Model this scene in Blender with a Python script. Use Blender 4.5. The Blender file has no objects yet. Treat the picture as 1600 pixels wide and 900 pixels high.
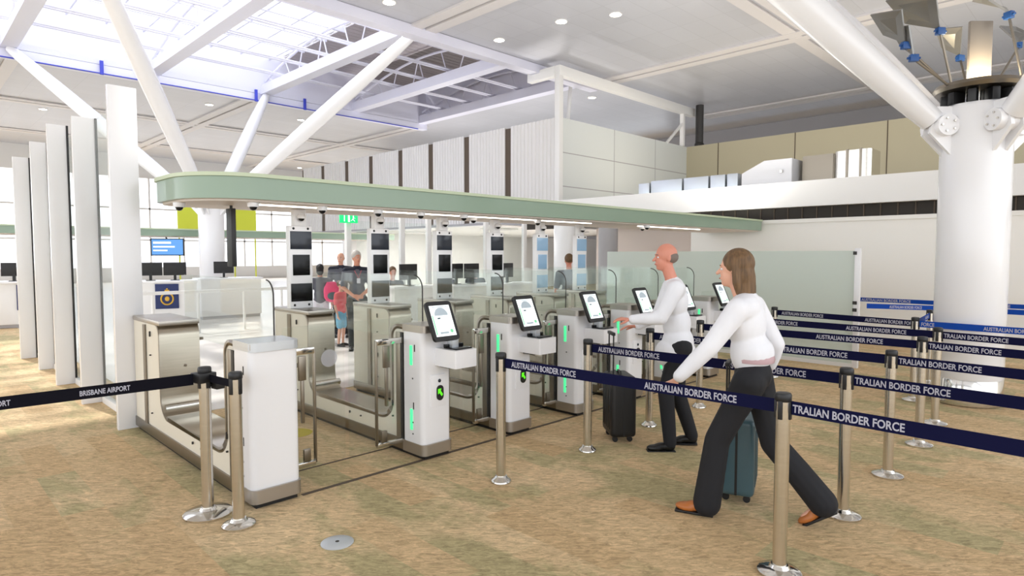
import bpy, bmesh, math, random
from mathutils import Vector, Matrix
random.seed(4)
PI = math.pi
SC = bpy.context.scene
COL = SC.collection
def lin(c):
    c = c / 255.0
    return c / 12.92 if c <= .04045 else ((c + .055) / 1.055) ** 2.4
def rgb(r, g, b): return (lin(r), lin(g), lin(b), 1)

# ------------------------------------------------------------------ camera, sky, sun, exposure
PITCH = math.atan(53 / 973.0)
cam = bpy.data.cameras.new('camera'); cam.sensor_width = 36; cam.lens = 36 * 973 / 1600.0
cam.clip_start = .05; cam.clip_end = 300
co = bpy.data.objects.new('camera', cam); COL.objects.link(co); SC.camera = co
co.location = (0, 0, 1.75); co.rotation_euler = (PI / 2 - PITCH, 0, -PI / 4)
world = bpy.data.worlds.new('sky'); SC.world = world; world.use_nodes = True
bg = world.node_tree.nodes['Background']
bg.inputs[0].default_value = (.93, .96, 1.0, 1); bg.inputs[1].default_value = 2.0
sun = bpy.data.lights.new('sun', 'SUN'); sun.energy = 4.0; sun.angle = math.radians(1.5); sun.color = (1, .95, .87)
so = bpy.data.objects.new('sun', sun); COL.objects.link(so)
so.rotation_euler = Vector((-.10, .66, .75)).to_track_quat('Z', 'Y').to_euler()
SC.view_settings.view_transform = 'Standard'; SC.view_settings.look = 'None'
SC.view_settings.exposure = 0.5; SC.view_settings.gamma = 1.0
SC.view_settings.use_curve_mapping = False
SC.cycles.max_bounces = 9; SC.cycles.diffuse_bounces = 5; SC.cycles.glossy_bounces = 4
SC.cycles.transparent_max_bounces = 28; SC.cycles.transmission_bounces = 6
SC.cycles.caustics_reflective = False; SC.cycles.caustics_refractive = False
SC.cycles.sample_clamp_indirect = 6

# ------------------------------------------------------------------ materials
M = {}
def mat(name, col, rough=.5, metal=0, emit=None, estr=1, spec=.5, coat=0):
    m = bpy.data.materials.new(name); m.use_nodes = True
    b = m.node_tree.nodes['Principled BSDF']
    b.inputs['Base Color'].default_value = col; b.inputs['Roughness'].default_value = rough
    b.inputs['Metallic'].default_value = metal; b.inputs['Specular IOR Level'].default_value = spec
    if coat: b.inputs['Coat Weight'].default_value = coat; b.inputs['Coat Roughness'].default_value = .08
    if emit:
        b.inputs['Emission Color'].default_value = emit; b.inputs['Emission Strength'].default_value = estr
    M[name] = m
    return m
def noisy(m, scale=(8, 8, 8), amt=.06, bump=0, detail=3):
    nt = m.node_tree; b = nt.nodes['Principled BSDF']
    tc = nt.nodes.new('ShaderNodeTexCoord'); mp = nt.nodes.new('ShaderNodeMapping'); mp.inputs['Scale'].default_value = scale
    n = nt.nodes.new('ShaderNodeTexNoise'); n.inputs['Scale'].default_value = 1; n.inputs['Detail'].default_value = detail
    nt.links.new(tc.outputs['Object'], mp.inputs['Vector']); nt.links.new(mp.outputs[0], n.inputs['Vector'])
    c = b.inputs['Base Color'].default_value[:]
    r = nt.nodes.new('ShaderNodeValToRGB'); r.color_ramp.elements[0].position = .3; r.color_ramp.elements[1].position = .7
    r.color_ramp.elements[0].color = tuple(max(0, x * (1 - amt)) for x in c[:3]) + (1,)
    r.color_ramp.elements[1].color = tuple(min(1, x * (1 + amt)) for x in c[:3]) + (1,)
    nt.links.new(n.outputs['Fac'], r.inputs['Fac']); nt.links.new(r.outputs['Color'], b.inputs['Base Color'])
    if bump:
        bp = nt.nodes.new('ShaderNodeBump'); bp.inputs['Strength'].default_value = bump; bp.inputs['Distance'].default_value = .01
        nt.links.new(n.outputs['Fac'], bp.inputs['Height']); nt.links.new(bp.outputs['Normal'], b.inputs['Normal'])
    return m
def glass(name, tint, body=.06, bodycol=(.8, .9, .87, 1), gloss=.9, frost=0):
    m = bpy.data.materials.new(name); m.use_nodes = True; nt = m.node_tree; nt.nodes.clear()
    out = nt.nodes.new('ShaderNodeOutputMaterial'); tr = nt.nodes.new('ShaderNodeBsdfTransparent'); tr.inputs[0].default_value = tint
    gl = nt.nodes.new('ShaderNodeBsdfGlossy'); gl.inputs['Roughness'].default_value = .02 if not frost else .35
    df = nt.nodes.new('ShaderNodeBsdfDiffuse'); df.inputs[0].default_value = bodycol
    tl = nt.nodes.new('ShaderNodeBsdfTranslucent'); tl.inputs[0].default_value = bodycol
    ad = nt.nodes.new('ShaderNodeMixShader'); ad.inputs[0].default_value = .5 if not frost else .2
    nt.links.new(df.outputs[0], ad.inputs[1]); nt.links.new(tl.outputs[0], ad.inputs[2])
    m1 = nt.nodes.new('ShaderNodeMixShader'); m1.inputs[0].default_value = body
    nt.links.new(tr.outputs[0], m1.inputs[1]); nt.links.new(ad.outputs[0], m1.inputs[2])
    fr = nt.nodes.new('ShaderNodeLayerWeight'); fr.inputs[0].default_value = .5
    pw = nt.nodes.new('ShaderNodeMath'); pw.operation = 'POWER'; pw.inputs[1].default_value = 4
    nt.links.new(fr.outputs['Facing'], pw.inputs[0])
    mu = nt.nodes.new('ShaderNodeMath'); mu.operation = 'MULTIPLY_ADD'; mu.inputs[1].default_value = gloss; mu.inputs[2].default_value = .025
    nt.links.new(pw.outputs[0], mu.inputs[0])
    m2 = nt.nodes.new('ShaderNodeMixShader'); nt.links.new(mu.outputs[0], m2.inputs[0])
    nt.links.new(m1.outputs[0], m2.inputs[1]); nt.links.new(gl.outputs[0], m2.inputs[2]); nt.links.new(m2.outputs[0], out.inputs[0])
    M[name] = m
    return m
mat('white_paint', rgb(232, 231, 229), .45)
mat('white_gloss', rgb(236, 236, 238), .25, coat=.3)
mat('cream_panel', rgb(222, 216, 200), .35)
mat('wall_white', rgb(240, 238, 233), .6)
mat('wall_pink', rgb(226, 212, 202), .6)
mat('beige_wall', rgb(184, 176, 150), .6)
mat('box_panel', rgb(214, 218, 216), .4)
mat('steel', rgb(214, 210, 202), .24, 1)
noisy(M['steel'], (3, 3, 60), .05)
mat('steel_dark', rgb(140, 132, 120), .33, 1)
mat('chrome', rgb(215, 213, 208), .12, 1)
mat('trim_metal', rgb(176, 170, 162), .35, .85)
mat('black', rgb(18, 18, 20), .45)
mat('black_gloss', rgb(9, 10, 13), .2, spec=.25)
mat('screen_grey', rgb(42, 48, 58), .15, spec=.4)
mat('dark_line', rgb(46, 44, 42), .5)
mat('navy', rgb(8, 11, 50), .8, spec=.15)
mat('belt_black', rgb(11, 11, 22), .8, spec=.15)
mat('belt_blue', rgb(10, 66, 160), .7, spec=.2)
mat('lettering_white', rgb(178, 178, 190), .7, spec=.1)
mat('canopy_green', rgb(140, 162, 142), .3, coat=.2)
mat('canopy_edge', rgb(196, 208, 178), .4)
mat('canopy_under', rgb(222, 210, 200), .5)
mat('led_strip', rgb(255, 250, 240), .5, emit=(1, .93, .84, 1), estr=3.5)
mat('green_light', rgb(60, 230, 140), .4, emit=(.12, 1, .42, 1), estr=.5)
mat('arrow_green', rgb(60, 220, 20), .4, emit=(.15, 1, .02, 1), estr=.6)
mat('lamp', rgb(255, 250, 240), .5, emit=(1, .9, .72, 1), estr=9)
mat('exit_green', rgb(0, 190, 90), .4, emit=(0, .75, .28, 1), estr=.5)
mat('exit_white', rgb(240, 255, 245), .4, emit=(.8, 1, .9, 1), estr=.5)
mat('screen_on', rgb(235, 240, 240), .2, emit=(.86, .93, .92, 1), estr=.55)
mat('screen_grey_ink', rgb(160, 172, 180), .3, emit=(.42, .5, .55, 1), estr=.25)
mat('screen_green_ink', rgb(120, 200, 150), .3, emit=(.25, .8, .45, 1), estr=.25)
mat('screen_blue', rgb(60, 120, 190), .2, emit=(.10, .35, .75, 1), estr=.4)
mat('ceiling_grey', rgb(188, 184, 178), .32)
mat('ceiling_trim', rgb(212, 208, 208), .4)
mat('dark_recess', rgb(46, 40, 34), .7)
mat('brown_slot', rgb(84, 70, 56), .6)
mat('rib_white', rgb(224, 222, 220), .5)
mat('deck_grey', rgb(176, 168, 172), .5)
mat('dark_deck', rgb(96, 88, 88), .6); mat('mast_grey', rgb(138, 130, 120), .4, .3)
mat('ribbon_steel', rgb(182, 174, 160), .3, 1); noisy(M['ribbon_steel'], (3, 3, 60), .05)
mat('screen_reflection_tint', rgb(150, 186, 218), .12, spec=.6)  # pale blue base colour stands in for reflections on the dark screens
mat('louver', rgb(150, 158, 170), .4)
mat('duct', rgb(206, 212, 218), .3, .6)
mat('lavender_steel', rgb(222, 222, 236), .4)
mat('cable_blue', rgb(60, 70, 190), .5)
mat('joint_blue', rgb(24, 76, 140), .4)
mat('mirror_plate', rgb(132, 132, 130), .3, .5)
mat('terrazzo', rgb(226, 222, 216), .25)
mat('yellow_mark', rgb(196, 178, 40), .6)
mat('lime', rgb(206, 212, 60), .5)
mat('emblem_blue', rgb(28, 44, 96), .5)
mat('gold', rgb(214, 170, 60), .4, .3)
mat('grey_wall', rgb(168, 166, 168), .6)
mat('dome_smoke', rgb(20, 20, 24), .08)
mat('skin', rgb(205, 142, 116), .5); mat('skin_pale', rgb(222, 170, 146), .5)
mat('skin_red', rgb(208, 138, 116), .5)
mat('shirt_white', rgb(232, 233, 238), .75); noisy(M['shirt_white'], (9, 9, 4), .03, .3)
mat('trouser_black', rgb(17, 18, 24), .8); noisy(M['trouser_black'], (12, 12, 4), .1, .3)
mat('shoe_black', rgb(14, 14, 16), .35); mat('shoe_tan', rgb(176, 104, 48), .4)
mat('hair_brown', rgb(104, 78, 50), .6); noisy(M['hair_brown'], (60, 60, 8), .35, .5)
mat('hair_grey', rgb(120, 108, 100), .7); mat('hair_black', rgb(20, 18, 20), .6); mat('hair_white', rgb(186, 180, 174), .7)
mat('officer_grey', rgb(92, 94, 104), .8); mat('officer_navy', rgb(22, 26, 44), .8)
mat('pink', rgb(240, 60, 120), .7); mat('coral', rgb(236, 96, 104), .8); mat('denim', rgb(110, 180, 214), .8)
mat('shirt_grey', rgb(112, 114, 128), .8); mat('pale_cloth', rgb(214, 214, 222), .8)
mat('case_black', rgb(20, 20, 22), .4); mat('case_teal', rgb(66, 92, 100), .35)
mat('belt_leather', rgb(190, 160, 165), .5); mat('eye_dark', rgb(30, 24, 22), .3); mat('lip', rgb(170, 90, 84), .5)
glass('clear_glass', (.972, .992, .982, 1), .035, (.9, 1, .95, 1), .5)
glass('door_glass', (.98, .995, .988, 1), .015, gloss=.4)
glass('frosted_glass', (.86, .92, .88, 1), .72, rgb(228, 236, 230), .25, 1)
glass('roof_glass', (.97, .98, 1, 1), .12, (.95, .96, 1, 1), .3)
glass('print_frost', (.9, .9, .92, 1), .35, (.8, .8, .85, 1), .2)

def carpet():
    m = bpy.data.materials.new('carpet'); m.use_nodes = True; nt = m.node_tree; N = nt.nodes; L = nt.links
    b = N['Principled BSDF']; b.inputs['Roughness'].default_value = .85; b.inputs['Specular IOR Level'].default_value = .25
    tc = N.new('ShaderNodeTexCoord')
    rot = N.new('ShaderNodeMapping'); rot.inputs['Rotation'].default_value = (0, 0, PI / 2)
    L.new(tc.outputs['Object'], rot.inputs['Vector'])
    def nz(src, scale, detail=4, rough=.6, dist=0):
        mp = N.new('ShaderNodeMapping'); mp.inputs['Scale'].default_value = scale
        n = N.new('ShaderNodeTexNoise'); n.inputs['Scale'].default_value = 1; n.inputs['Detail'].default_value = detail
        n.inputs['Roughness'].default_value = rough; n.inputs['Distortion'].default_value = dist
        L.new(src, mp.inputs['Vector']); L.new(mp.outputs[0], n.inputs['Vector']); return n
    br = N.new('ShaderNodeTexBrick'); br.inputs['Scale'].default_value = 1
    br.inputs['Brick Width'].default_value = 1.0; br.inputs['Row Height'].default_value = .25; br.inputs['Mortar Size'].default_value = .0
    br.inputs['Color1'].default_value = (0, 0, 0, 1); br.inputs['Color2'].default_value = (1, 1, 1, 1); br.inputs['Bias'].default_value = 0
    L.new(rot.outputs[0], br.inputs['Vector'])
    base = N.new('ShaderNodeValToRGB'); e = base.color_ramp.elements
    e[0].position = 0; e[0].color = rgb(208, 180, 138); e[1].position = 1; e[1].color = rgb(228, 204, 164)
    L.new(br.outputs['Color'], base.inputs['Fac'])
    # green blotches, stronger inside some tiles
    g = nz(tc.outputs['Object'], (1.5, .9, 1), 5, .65, .4)
    ma = N.new('ShaderNodeMath'); ma.operation = 'MULTIPLY_ADD'; ma.inputs[1].default_value = .26; L.new(br.outputs['Color'], ma.inputs[0]); L.new(g.outputs['Fac'], ma.inputs[2])
    gr = N.new('ShaderNodeValToRGB'); gr.color_ramp.elements[0].position = .64; gr.color_ramp.elements[0].color = (0, 0, 0, 1)
    gr.color_ramp.elements[1].position = .76; gr.color_ramp.elements[1].color = (.56, .56, .56, 1)
    L.new(ma.outputs[0], gr.inputs['Fac'])
    mx = N.new('ShaderNodeMixRGB'); L.new(gr.outputs['Color'], mx.inputs['Fac']); L.new(base.outputs['Color'], mx.inputs[1]); mx.inputs[2].default_value = rgb(148, 152, 108)
    # fibres
    mp = N.new('ShaderNodeMapping'); mp.inputs['Rotation'].default_value = (0, 0, PI / 4); L.new(tc.outputs['Object'], mp.inputs['Vector'])
    f = nz(mp.outputs[0], (11, 34, 1), 8, .8, 1.2)
    fr = N.new('ShaderNodeValToRGB'); fr.color_ramp.elements[0].position = .38; fr.color_ramp.elements[0].color = (.60, .585, .56, 1)
    fr.color_ramp.elements[1].position = .62; fr.color_ramp.elements[1].color = (1.22, 1.21, 1.20, 1); L.new(f.outputs['Fac'], fr.inputs['Fac'])
    m2 = N.new('ShaderNodeMixRGB'); m2.blend_type = 'MULTIPLY'; m2.inputs['Fac'].default_value = 1
    L.new(mx.outputs[0], m2.inputs[1]); L.new(fr.outputs['Color'], m2.inputs[2])
    w = nz(tc.outputs['Object'], (.5, .5, 1), 3)
    wr = N.new('ShaderNodeValToRGB'); wr.color_ramp.elements[0].position = .35; wr.color_ramp.elements[0].color = (.93, .92, .90, 1)
    wr.color_ramp.elements[1].position = .65; wr.color_ramp.elements[1].color = (1.04, 1.03, 1.04, 1); L.new(w.outputs['Fac'], wr.inputs['Fac'])
    m3 = N.new('ShaderNodeMixRGB'); m3.blend_type = 'MULTIPLY'; m3.inputs['Fac'].default_value = 1
    L.new(m2.outputs[0], m3.inputs[1]); L.new(wr.outputs['Color'], m3.inputs[2]); L.new(m3.outputs[0], b.inputs['Base Color'])
    bp = N.new('ShaderNodeBump'); bp.inputs['Strength'].default_value = .35; bp.inputs['Distance'].default_value = .004
    L.new(f.outputs['Fac'], bp.inputs['Height']); L.new(bp.outputs['Normal'], b.inputs['Normal'])
    M['carpet'] = m
carpet()
def ceil_mat(name, c):
    m = mat(name, c, .38, .15, spec=.5); nt = m.node_tree; b = nt.nodes['Principled BSDF']
    tc = nt.nodes.new('ShaderNodeTexCoord'); br = nt.nodes.new('ShaderNodeTexBrick'); br.inputs['Scale'].default_value = 1
    br.inputs['Brick Width'].default_value = 1.3; br.inputs['Row Height'].default_value = .65; br.inputs['Mortar Size'].default_value = .006
    br.offset = 0
    br.inputs['Color1'].default_value = c; br.inputs['Color2'].default_value = tuple(x * .95 for x in c[:3]) + (1,)
    br.inputs['Mortar'].default_value = tuple(x * .8 for x in c[:3]) + (1,)
    nt.links.new(tc.outputs['Object'], br.inputs['Vector']); nt.links.new(br.outputs['Color'], b.inputs['Base Color'])
ceil_mat('ceiling_panels', rgb(196, 197, 204))

# ------------------------------------------------------------------ mesh helpers
class MB:
    def __init__(self): self.bm = bmesh.new()
    def box(self, x0, x1, y0, y1, z0, z1, bev=0, seg=2, rot=None, piv=None):
        b = bmesh.new(); bmesh.ops.create_cube(b, size=1)
        bmesh.ops.scale(b, vec=(abs(x1 - x0), abs(y1 - y0), abs(z1 - z0)), verts=b.verts)
        if bev: bmesh.ops.bevel(b, geom=list(b.edges), offset=bev, segments=seg, affect='EDGES', profile=.6)
        if rot is not None: bmesh.ops.rotate(b, cent=Vector(piv) - Vector(((x0 + x1) / 2, (y0 + y1) / 2, (z0 + z1) / 2)) if piv else (0, 0, 0), matrix=rot, verts=b.verts)
        bmesh.ops.translate(b, vec=((x0 + x1) / 2, (y0 + y1) / 2, (z0 + z1) / 2), verts=b.verts)
        self._m(b); return self
    def vbox(self, x0, x1, y0, y1, z0, z1, r, seg=4, only=None):   # vertical edges rounded
        b = bmesh.new(); bmesh.ops.create_cube(b, size=1)
        bmesh.ops.scale(b, vec=(x1 - x0, y1 - y0, z1 - z0), verts=b.verts)
        ed = [e for e in b.edges if abs(e.verts[0].co.z - e.verts[1].co.z) > 1e-6 and (only is None or only(e.verts[0].co))]
        bmesh.ops.bevel(b, geom=ed, offset=r, segments=seg, affect='EDGES', profile=.5)
        bmesh.ops.translate(b, vec=((x0 + x1) / 2, (y0 + y1) / 2, (z0 + z1) / 2), verts=b.verts)
        self._m(b); return self
    def _m(self, b):
        me = bpy.data.meshes.new('t'); b.to_mesh(me); b.free(); self.bm.from_mesh(me); bpy.data.meshes.remove(me)
    def tube(self, pts, rads, seg=14, caps=True, flat=None):
        pts = [Vector(p) for p in pts]
        if not isinstance(rads, (list, tuple)): rads = [rads] * len(pts)
        n = len(pts); rings = []
        P, R = list(pts), list(rads)
        up = None
        for i in range(n):
            d = (P[min(i + 1, n - 1)] - P[max(i - 1, 0)]).normalized()
            if up is None:
                a = Vector((0, 0, 1)) if abs(d.z) < .9 else Vector((1, 0, 0))
                u = d.cross(a).normalized()
            else: u = (up - d * up.dot(d)).normalized()
            up = u; v = d.cross(u)
            ring = []
            for k in range(seg):
                t = 2 * PI * k / seg
                o = u * math.cos(t) * R[i] + v * math.sin(t) * R[i]
                ring.append(self.bm.verts.new(P[i] + o))
            rings.append(ring)
        for i in range(n - 1):
            for k in range(seg):
                self.bm.faces.new((rings[i][k], rings[i][(k + 1) % seg], rings[i + 1][(k + 1) % seg], rings[i + 1][k]))
        if caps:
            self.bm.faces.new(rings[0][::-1]); self.bm.faces.new(rings[-1])
        return self
    def cyl(self, a, b, r, r2=None, seg=20): return self.tube([a, b], [r, r if r2 is None else r2], seg)
    def sph(self, c, r, seg=16, rot=None):
        b = bmesh.new(); bmesh.ops.create_uvsphere(b, u_segments=seg, v_segments=max(6, seg * 2 // 3), radius=1)
        if not isinstance(r, (tuple, list)): r = (r, r, r)
        bmesh.ops.scale(b, vec=r, verts=b.verts)
        if rot is not None: bmesh.ops.rotate(b, cent=(0, 0, 0), matrix=rot, verts=b.verts)
        bmesh.ops.translate(b, vec=c, verts=b.verts); self._m(b); return self
    def capsule(self, a, b, ra, rb, seg=12):
        self.tube([a, b], [ra, rb], seg); self.sph(a, ra, seg); self.sph(b, rb, seg); return self
    def chain(self, pts, rads, seg=12):
        for i in range(len(pts) - 1): self.capsule(pts[i], pts[i + 1], rads[i], rads[i + 1], seg)
        return self
    def lathe(self, prof, c=(0, 0, 0), seg=28):
        c = Vector(c); rings = []
        for r, z in prof:
            rings.append([self.bm.verts.new(c + Vector((r * math.cos(2 * PI * k / seg), r * math.sin(2 * PI * k / seg), z))) for k in range(seg)])
        for i in range(len(rings) - 1):
            for k in range(seg):
                self.bm.faces.new((rings[i][k], rings[i][(k + 1) % seg], rings[i + 1][(k + 1) % seg], rings[i + 1][k]))
        self.bm.faces.new(rings[0][::-1]); self.bm.faces.new(rings[-1]); return self
    def prism(self, poly, axis, a, b, bev=0):   # poly in the two other axes (x<y<z order)
        bm = bmesh.new()
        def mk(p, t):
            return {'x': (t, p[0], p[1]), 'y': (p[0], t, p[1]), 'z': (p[0], p[1], t)}[axis]
        A = [bm.verts.new(mk(p, a)) for p in poly]; B = [bm.verts.new(mk(p, b)) for p in poly]
        bm.faces.new(A); bm.faces.new(B[::-1]); n = len(poly)
        for i in range(n): bm.faces.new((A[i], B[i], B[(i + 1) % n], A[(i + 1) % n]))
        bmesh.ops.recalc_face_normals(bm, faces=bm.faces)
        if bev:
            ed = [e for e in bm.edges if len(e.link_faces) == 2 and e.calc_face_angle() > .9]
            bmesh.ops.bevel(bm, geom=ed, offset=bev, segments=2, affect='EDGES')
        self._m(bm); return self
    def hexa(self, pts):   # 8 points: 4 bottom, 4 top
        v = [self.bm.verts.new(p) for p in pts]
        for f in ((3, 2, 1, 0), (4, 5, 6, 7), (0, 1, 5, 4), (1, 2, 6, 5), (2, 3, 7, 6), (3, 0, 4, 7)): self.bm.faces.new([v[i] for i in f])
        return self
    def build(self, name, m, parent=None, loc=(0, 0, 0), rot=(0, 0, 0), label=None, smooth=True, ang=38):
        bm = self.bm
        bmesh.ops.recalc_face_normals(bm, faces=bm.faces)
        if smooth:
            for f in bm.faces: f.smooth = True
            for e in bm.edges:
                if len(e.link_faces) == 2 and e.calc_face_angle(0) > math.radians(ang): e.smooth = False
        me = bpy.data.meshes.new(name); bm.to_mesh(me); bm.free()
        me.materials.append(M[m])
        o = bpy.data.objects.new(name, me); COL.objects.link(o); o.location = loc; o.rotation_euler = rot
        if parent: o.parent = parent
        if label: o['label'] = label
        return o
def tag(o, label=None, cat=None, group=None, kind=None):
    if label: o['label'] = label
    if cat: o['category'] = cat
    if group: o['group'] = group
    if kind: o['kind'] = kind
    return o
def thing(name, label, cat, loc=(0, 0, 0), rz=0, group=None):
    o = bpy.data.objects.new(name, None); COL.objects.link(o); o.location = loc; o.rotation_euler = (0, 0, rz)
    o.empty_display_size = .1
    return tag(o, label, cat, group)
def kids(o): return [c for c in bpy.data.objects if c.parent == o]
def dup(o, loc=None, rz=None, label=None, parent=None, skip=()):
    c = o.copy(); COL.objects.link(c)
    if parent: c.parent = parent
    if loc is not None: c.location = loc
    if rz is not None: c.rotation_euler = (0, 0, rz)
    if label: c['label'] = label
    for ch in kids(o):
        if ch.name.split('.')[0] in skip: continue
        dup(ch, parent=c)
    return c
def struct(name, mb, m, **k):
    return tag(mb.build(name, m, **k), kind='structure')
TXT = {}
def text(s, w, h, parent, loc, rot, m='lettering_white', name='lettering', bold=.022):
    key = (s, m)
    if key not in TXT:
        cu = bpy.data.curves.new('lettering', 'FONT'); cu.body = s; cu.extrude = .002; cu.offset = bold; cu.resolution_u = 3
        cu.materials.append(M[m])
        o = bpy.data.objects.new('lettering', cu); COL.objects.link(o); bpy.context.view_layer.update()
        w0, h0 = o.dimensions.x, o.dimensions.y
        me = bpy.data.meshes.new_from_object(o.evaluated_get(bpy.context.evaluated_depsgraph_get())); bpy.data.objects.remove(o)
        TXT[key] = (me, w0, h0)
    cu, dx, dy = TXT[key]
    o = bpy.data.objects.new(name, cu); COL.objects.link(o); o.parent = parent; o.location = loc; o.rotation_euler = rot
    o.scale = (w / dx, h / dy, .3)
    return o
def arc(cx, cy, r, a0, a1, n=6):
    return [(cx + r * math.cos(math.radians(a0 + (a1 - a0) * i / n)), cy + r * math.sin(math.radians(a0 + (a1 - a0) * i / n))) for i in range(n + 1)]

# ------------------------------------------------------------------ the hall
CZ = 8.0
struct('floor', MB().box(-14, 40, -12, 60, -.1, 0), 'carpet')
struct('floor', MB().box(2.1, 23.5, 7.25, 44.9, 0, .006), 'terrazzo')
SX0, SX1, SY0, SY1 = -10.0, 18.6, 14.5, 24.4      # skylight opening
struct('ceiling', MB().box(-14, 30, -9, SY0, CZ, CZ + .2), 'ceiling_panels')
struct('ceiling', MB().box(-14, 30, SY1, 46, CZ, CZ + .2), 'ceiling_panels')
struct('ceiling', MB().box(SX1, 30, SY0, SY1, CZ, CZ + .2), 'ceiling_panels')
struct('ceiling', MB().box(-14, SX0, SY0, SY1, CZ, CZ + .2), 'ceiling_panels')
n = 0
for xs in (2.8, 10.7, 18.6, 26.5):
    for y0, y1 in ((-9, SY0 - .35), (SY1 + .35, 46)):
        for d in (-.42, .06):
            n += 1; struct('trim_%d' % n, MB().box(xs + d, xs + d + .36, y0, y1, CZ - .06, CZ - .002), 'ceiling_trim')
for ys in (6.9, 32.3, 40):
    n += 1; struct('trim_%d' % n, MB().box(-14, 30, ys - .42, ys - .06, CZ - .05, CZ - .003), 'ceiling_trim')
    n += 1; struct('trim_%d' % n, MB().box(-14, 30, ys + .06, ys + .42, CZ - .05, CZ - .003), 'ceiling_trim')
# skylight edges, upstands, glazing, deck
mb = MB().box(SX0, SX1, SY0 - .35, SY0, CZ - .28, CZ - .01).box(SX0, SX1, SY1, SY1 + .35, CZ - .28, CZ - .01)
mb.box(SX0, SX1, SY0 - .05, SY0, CZ, 9.5).box(SX0, SX1, SY1, SY1 + .05, CZ, 9.5).box(SX1 - .05, SX1, SY0, SY1, CZ, 9.5)
tag(mb.build('skylight_surround', 'lavender_steel'), kind='structure')
struct('window_1', MB().box(SX0, 11.4, SY0 + .1, SY1 - .1, 9.5, 9.53), 'roof_glass')
mb = MB()
for i in range(34): mb.box(11.4, 14.7, SY0 + i * .29, SY0 + i * .29 + .27, 9.5, 9.55 + .03 * (i % 2))
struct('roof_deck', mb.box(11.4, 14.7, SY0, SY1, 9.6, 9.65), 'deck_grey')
mb = MB()
for i in range(34): mb.box(14.7, SX1, SY0 + i * .29, SY0 + i * .29 + .27, 9.5, 9.55 + .03 * (i % 2))
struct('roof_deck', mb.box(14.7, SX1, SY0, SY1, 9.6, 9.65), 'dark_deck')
mb = MB()
for i in range(20):
    x = SX0 + i * 1.1
    if x < 11.4: mb.box(x - .03, x + .03, SY0, SY1, 9.38, 9.5)
for y in (16.5, 18.2, 19.5, 20.8, 22.5): mb.box(SX0, 11.4, y - .035, y + .035, 9.34, 9.5)
struct('trim_30', mb, 'lavender_steel')
bl = ['leftmost white steel beam crossing the skylight', 'white steel beam crossing the skylight left of the rising thick strut',
      'white steel beam meeting the thick strut at the end of the glazing', 'white steel beam below the dark roof deck', 'last white steel beam at the end of the roof opening', 'white steel beam at the far left corner of the skylight']
for i, x in enumerate((2.8, 6.75, 10.7, 14.7, 18.3, -1.2)):
    r = thing('roof_beam', bl[i], 'roof beam', (x, SY0, CZ), 0, 'white beams crossing the skylight')
    MB().box(-.16, .16, 0, SY1 - SY0, 0.02, .34).box(-.2, .2, 0, SY1 - SY0, -.03, .03).build('girder', 'lavender_steel', r)
    mb = MB()
    cz = lambda t: .5 + .75 * math.sin(PI * t)
    mb.tube([(0, t / 14 * 9.8 + .05, cz(t / 14)) for t in range(15)], .045, 8)
    for t in range(1, 14, 1):
        if t % 3 == 0: continue
        mb.cyl((0, t / 14 * 9.8 + .05, .34), (0, (t + (.5 if t % 2 else -.5)) / 14 * 9.8 + .05, cz((t + (.5 if t % 2 else -.5)) / 14)), .022, seg=6)
    mb.build('truss', 'lavender_steel', r)
for i, y in enumerate((16.1, 17.9, 19.45, 21.0, 22.8)):
    o = MB().cyl((SX0, -.09, 0), (SX1, -.09, 0), .035, seg=8).cyl((SX0, .09, 0), (SX1, .09, 0), .035, seg=8).build('roof_rail', 'lavender_steel', loc=(0, y, 8.42))
    tag(o, ['pair of thin white tubes under the skylight, nearest pair', 'second pair of thin white tubes under the skylight', 'middle pair of thin white tubes under the skylight',
            'fourth pair of thin white tubes under the skylight', 'pair of thin white tubes under the skylight nearest the blue cable'][i], 'roof rail', 'tube pairs running along the skylight')
tag(MB().tube([(-8, SY1 - .1, CZ - .3), (-1, SY1 - .1, CZ - .34), (8, SY1 - .1, CZ - .3), (18, SY1 - .1, CZ - .32)], .022, 8).build('blue_cable', 'cable_blue'),
    'blue cable running along the far edge of the skylight', 'cable')
for i, x in enumerate((5.2, 10.3, 12.3)):
    tag(MB().box(-.05, .05, -.03, .03, -.45, 0).build('cable_drop', 'cable_blue', loc=(x, SY1 - .1, CZ + .1)),
        ['short blue drop rod left of the thick rising strut', 'short blue rod where the thinner strut meets the skylight edge', 'short blue rod right of the thinner strut at the skylight edge'][i], 'rod')

# right side: wall, dark strip, ledge, upper walls
WX = 13.8
struct('wall_right', MB().box(WX, WX + .2, -9, 7.65, 0, 2.42).box(WX - .03, WX + .2, -9, 7.65, 2.42, 2.5), 'wall_white')
struct('wall_right', MB().box(14.7, 14.9, 7.65, 11.2, 0, 2.5).box(WX + .2, 14.9, 7.45, 7.65, 0, 2.5), 'wall_pink')
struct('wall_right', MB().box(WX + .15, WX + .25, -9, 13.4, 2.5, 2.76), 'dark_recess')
mb = MB()
for i in range(60): mb.box(WX + .13, WX + .15, 9 - i * .3, 9 - i * .3 + .02, 2.5, 2.76)
struct('trim_31', mb, 'brown_slot')
struct('wall_right', MB().box(WX - .05, WX + .15, -9, 13.4, 2.76, 3.3), 'white_paint')
struct('floor', MB().box(WX + .15, 23.7, -9, 13.35, 2.95, 3.05), 'white_paint')
mb = MB().box(23.7, 23.9, -9, 13.4, 3.05, 6.2)
struct('wall_right', mb, 'beige_wall')
mb = MB()
for y in (-6, -3, 0, 3, 6, 9, 12): mb.box(23.69, 23.7, y - .015, y + .015, 3.05, 6.2)
struct('trim_32', mb, 'brown_slot')
struct('wall_back', MB().box(30, 30.2, -9, 46, 0, 5.9).box(30, 30.2, -9, 46, 7.1, 8), 'grey_wall')
mb = MB()
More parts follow.
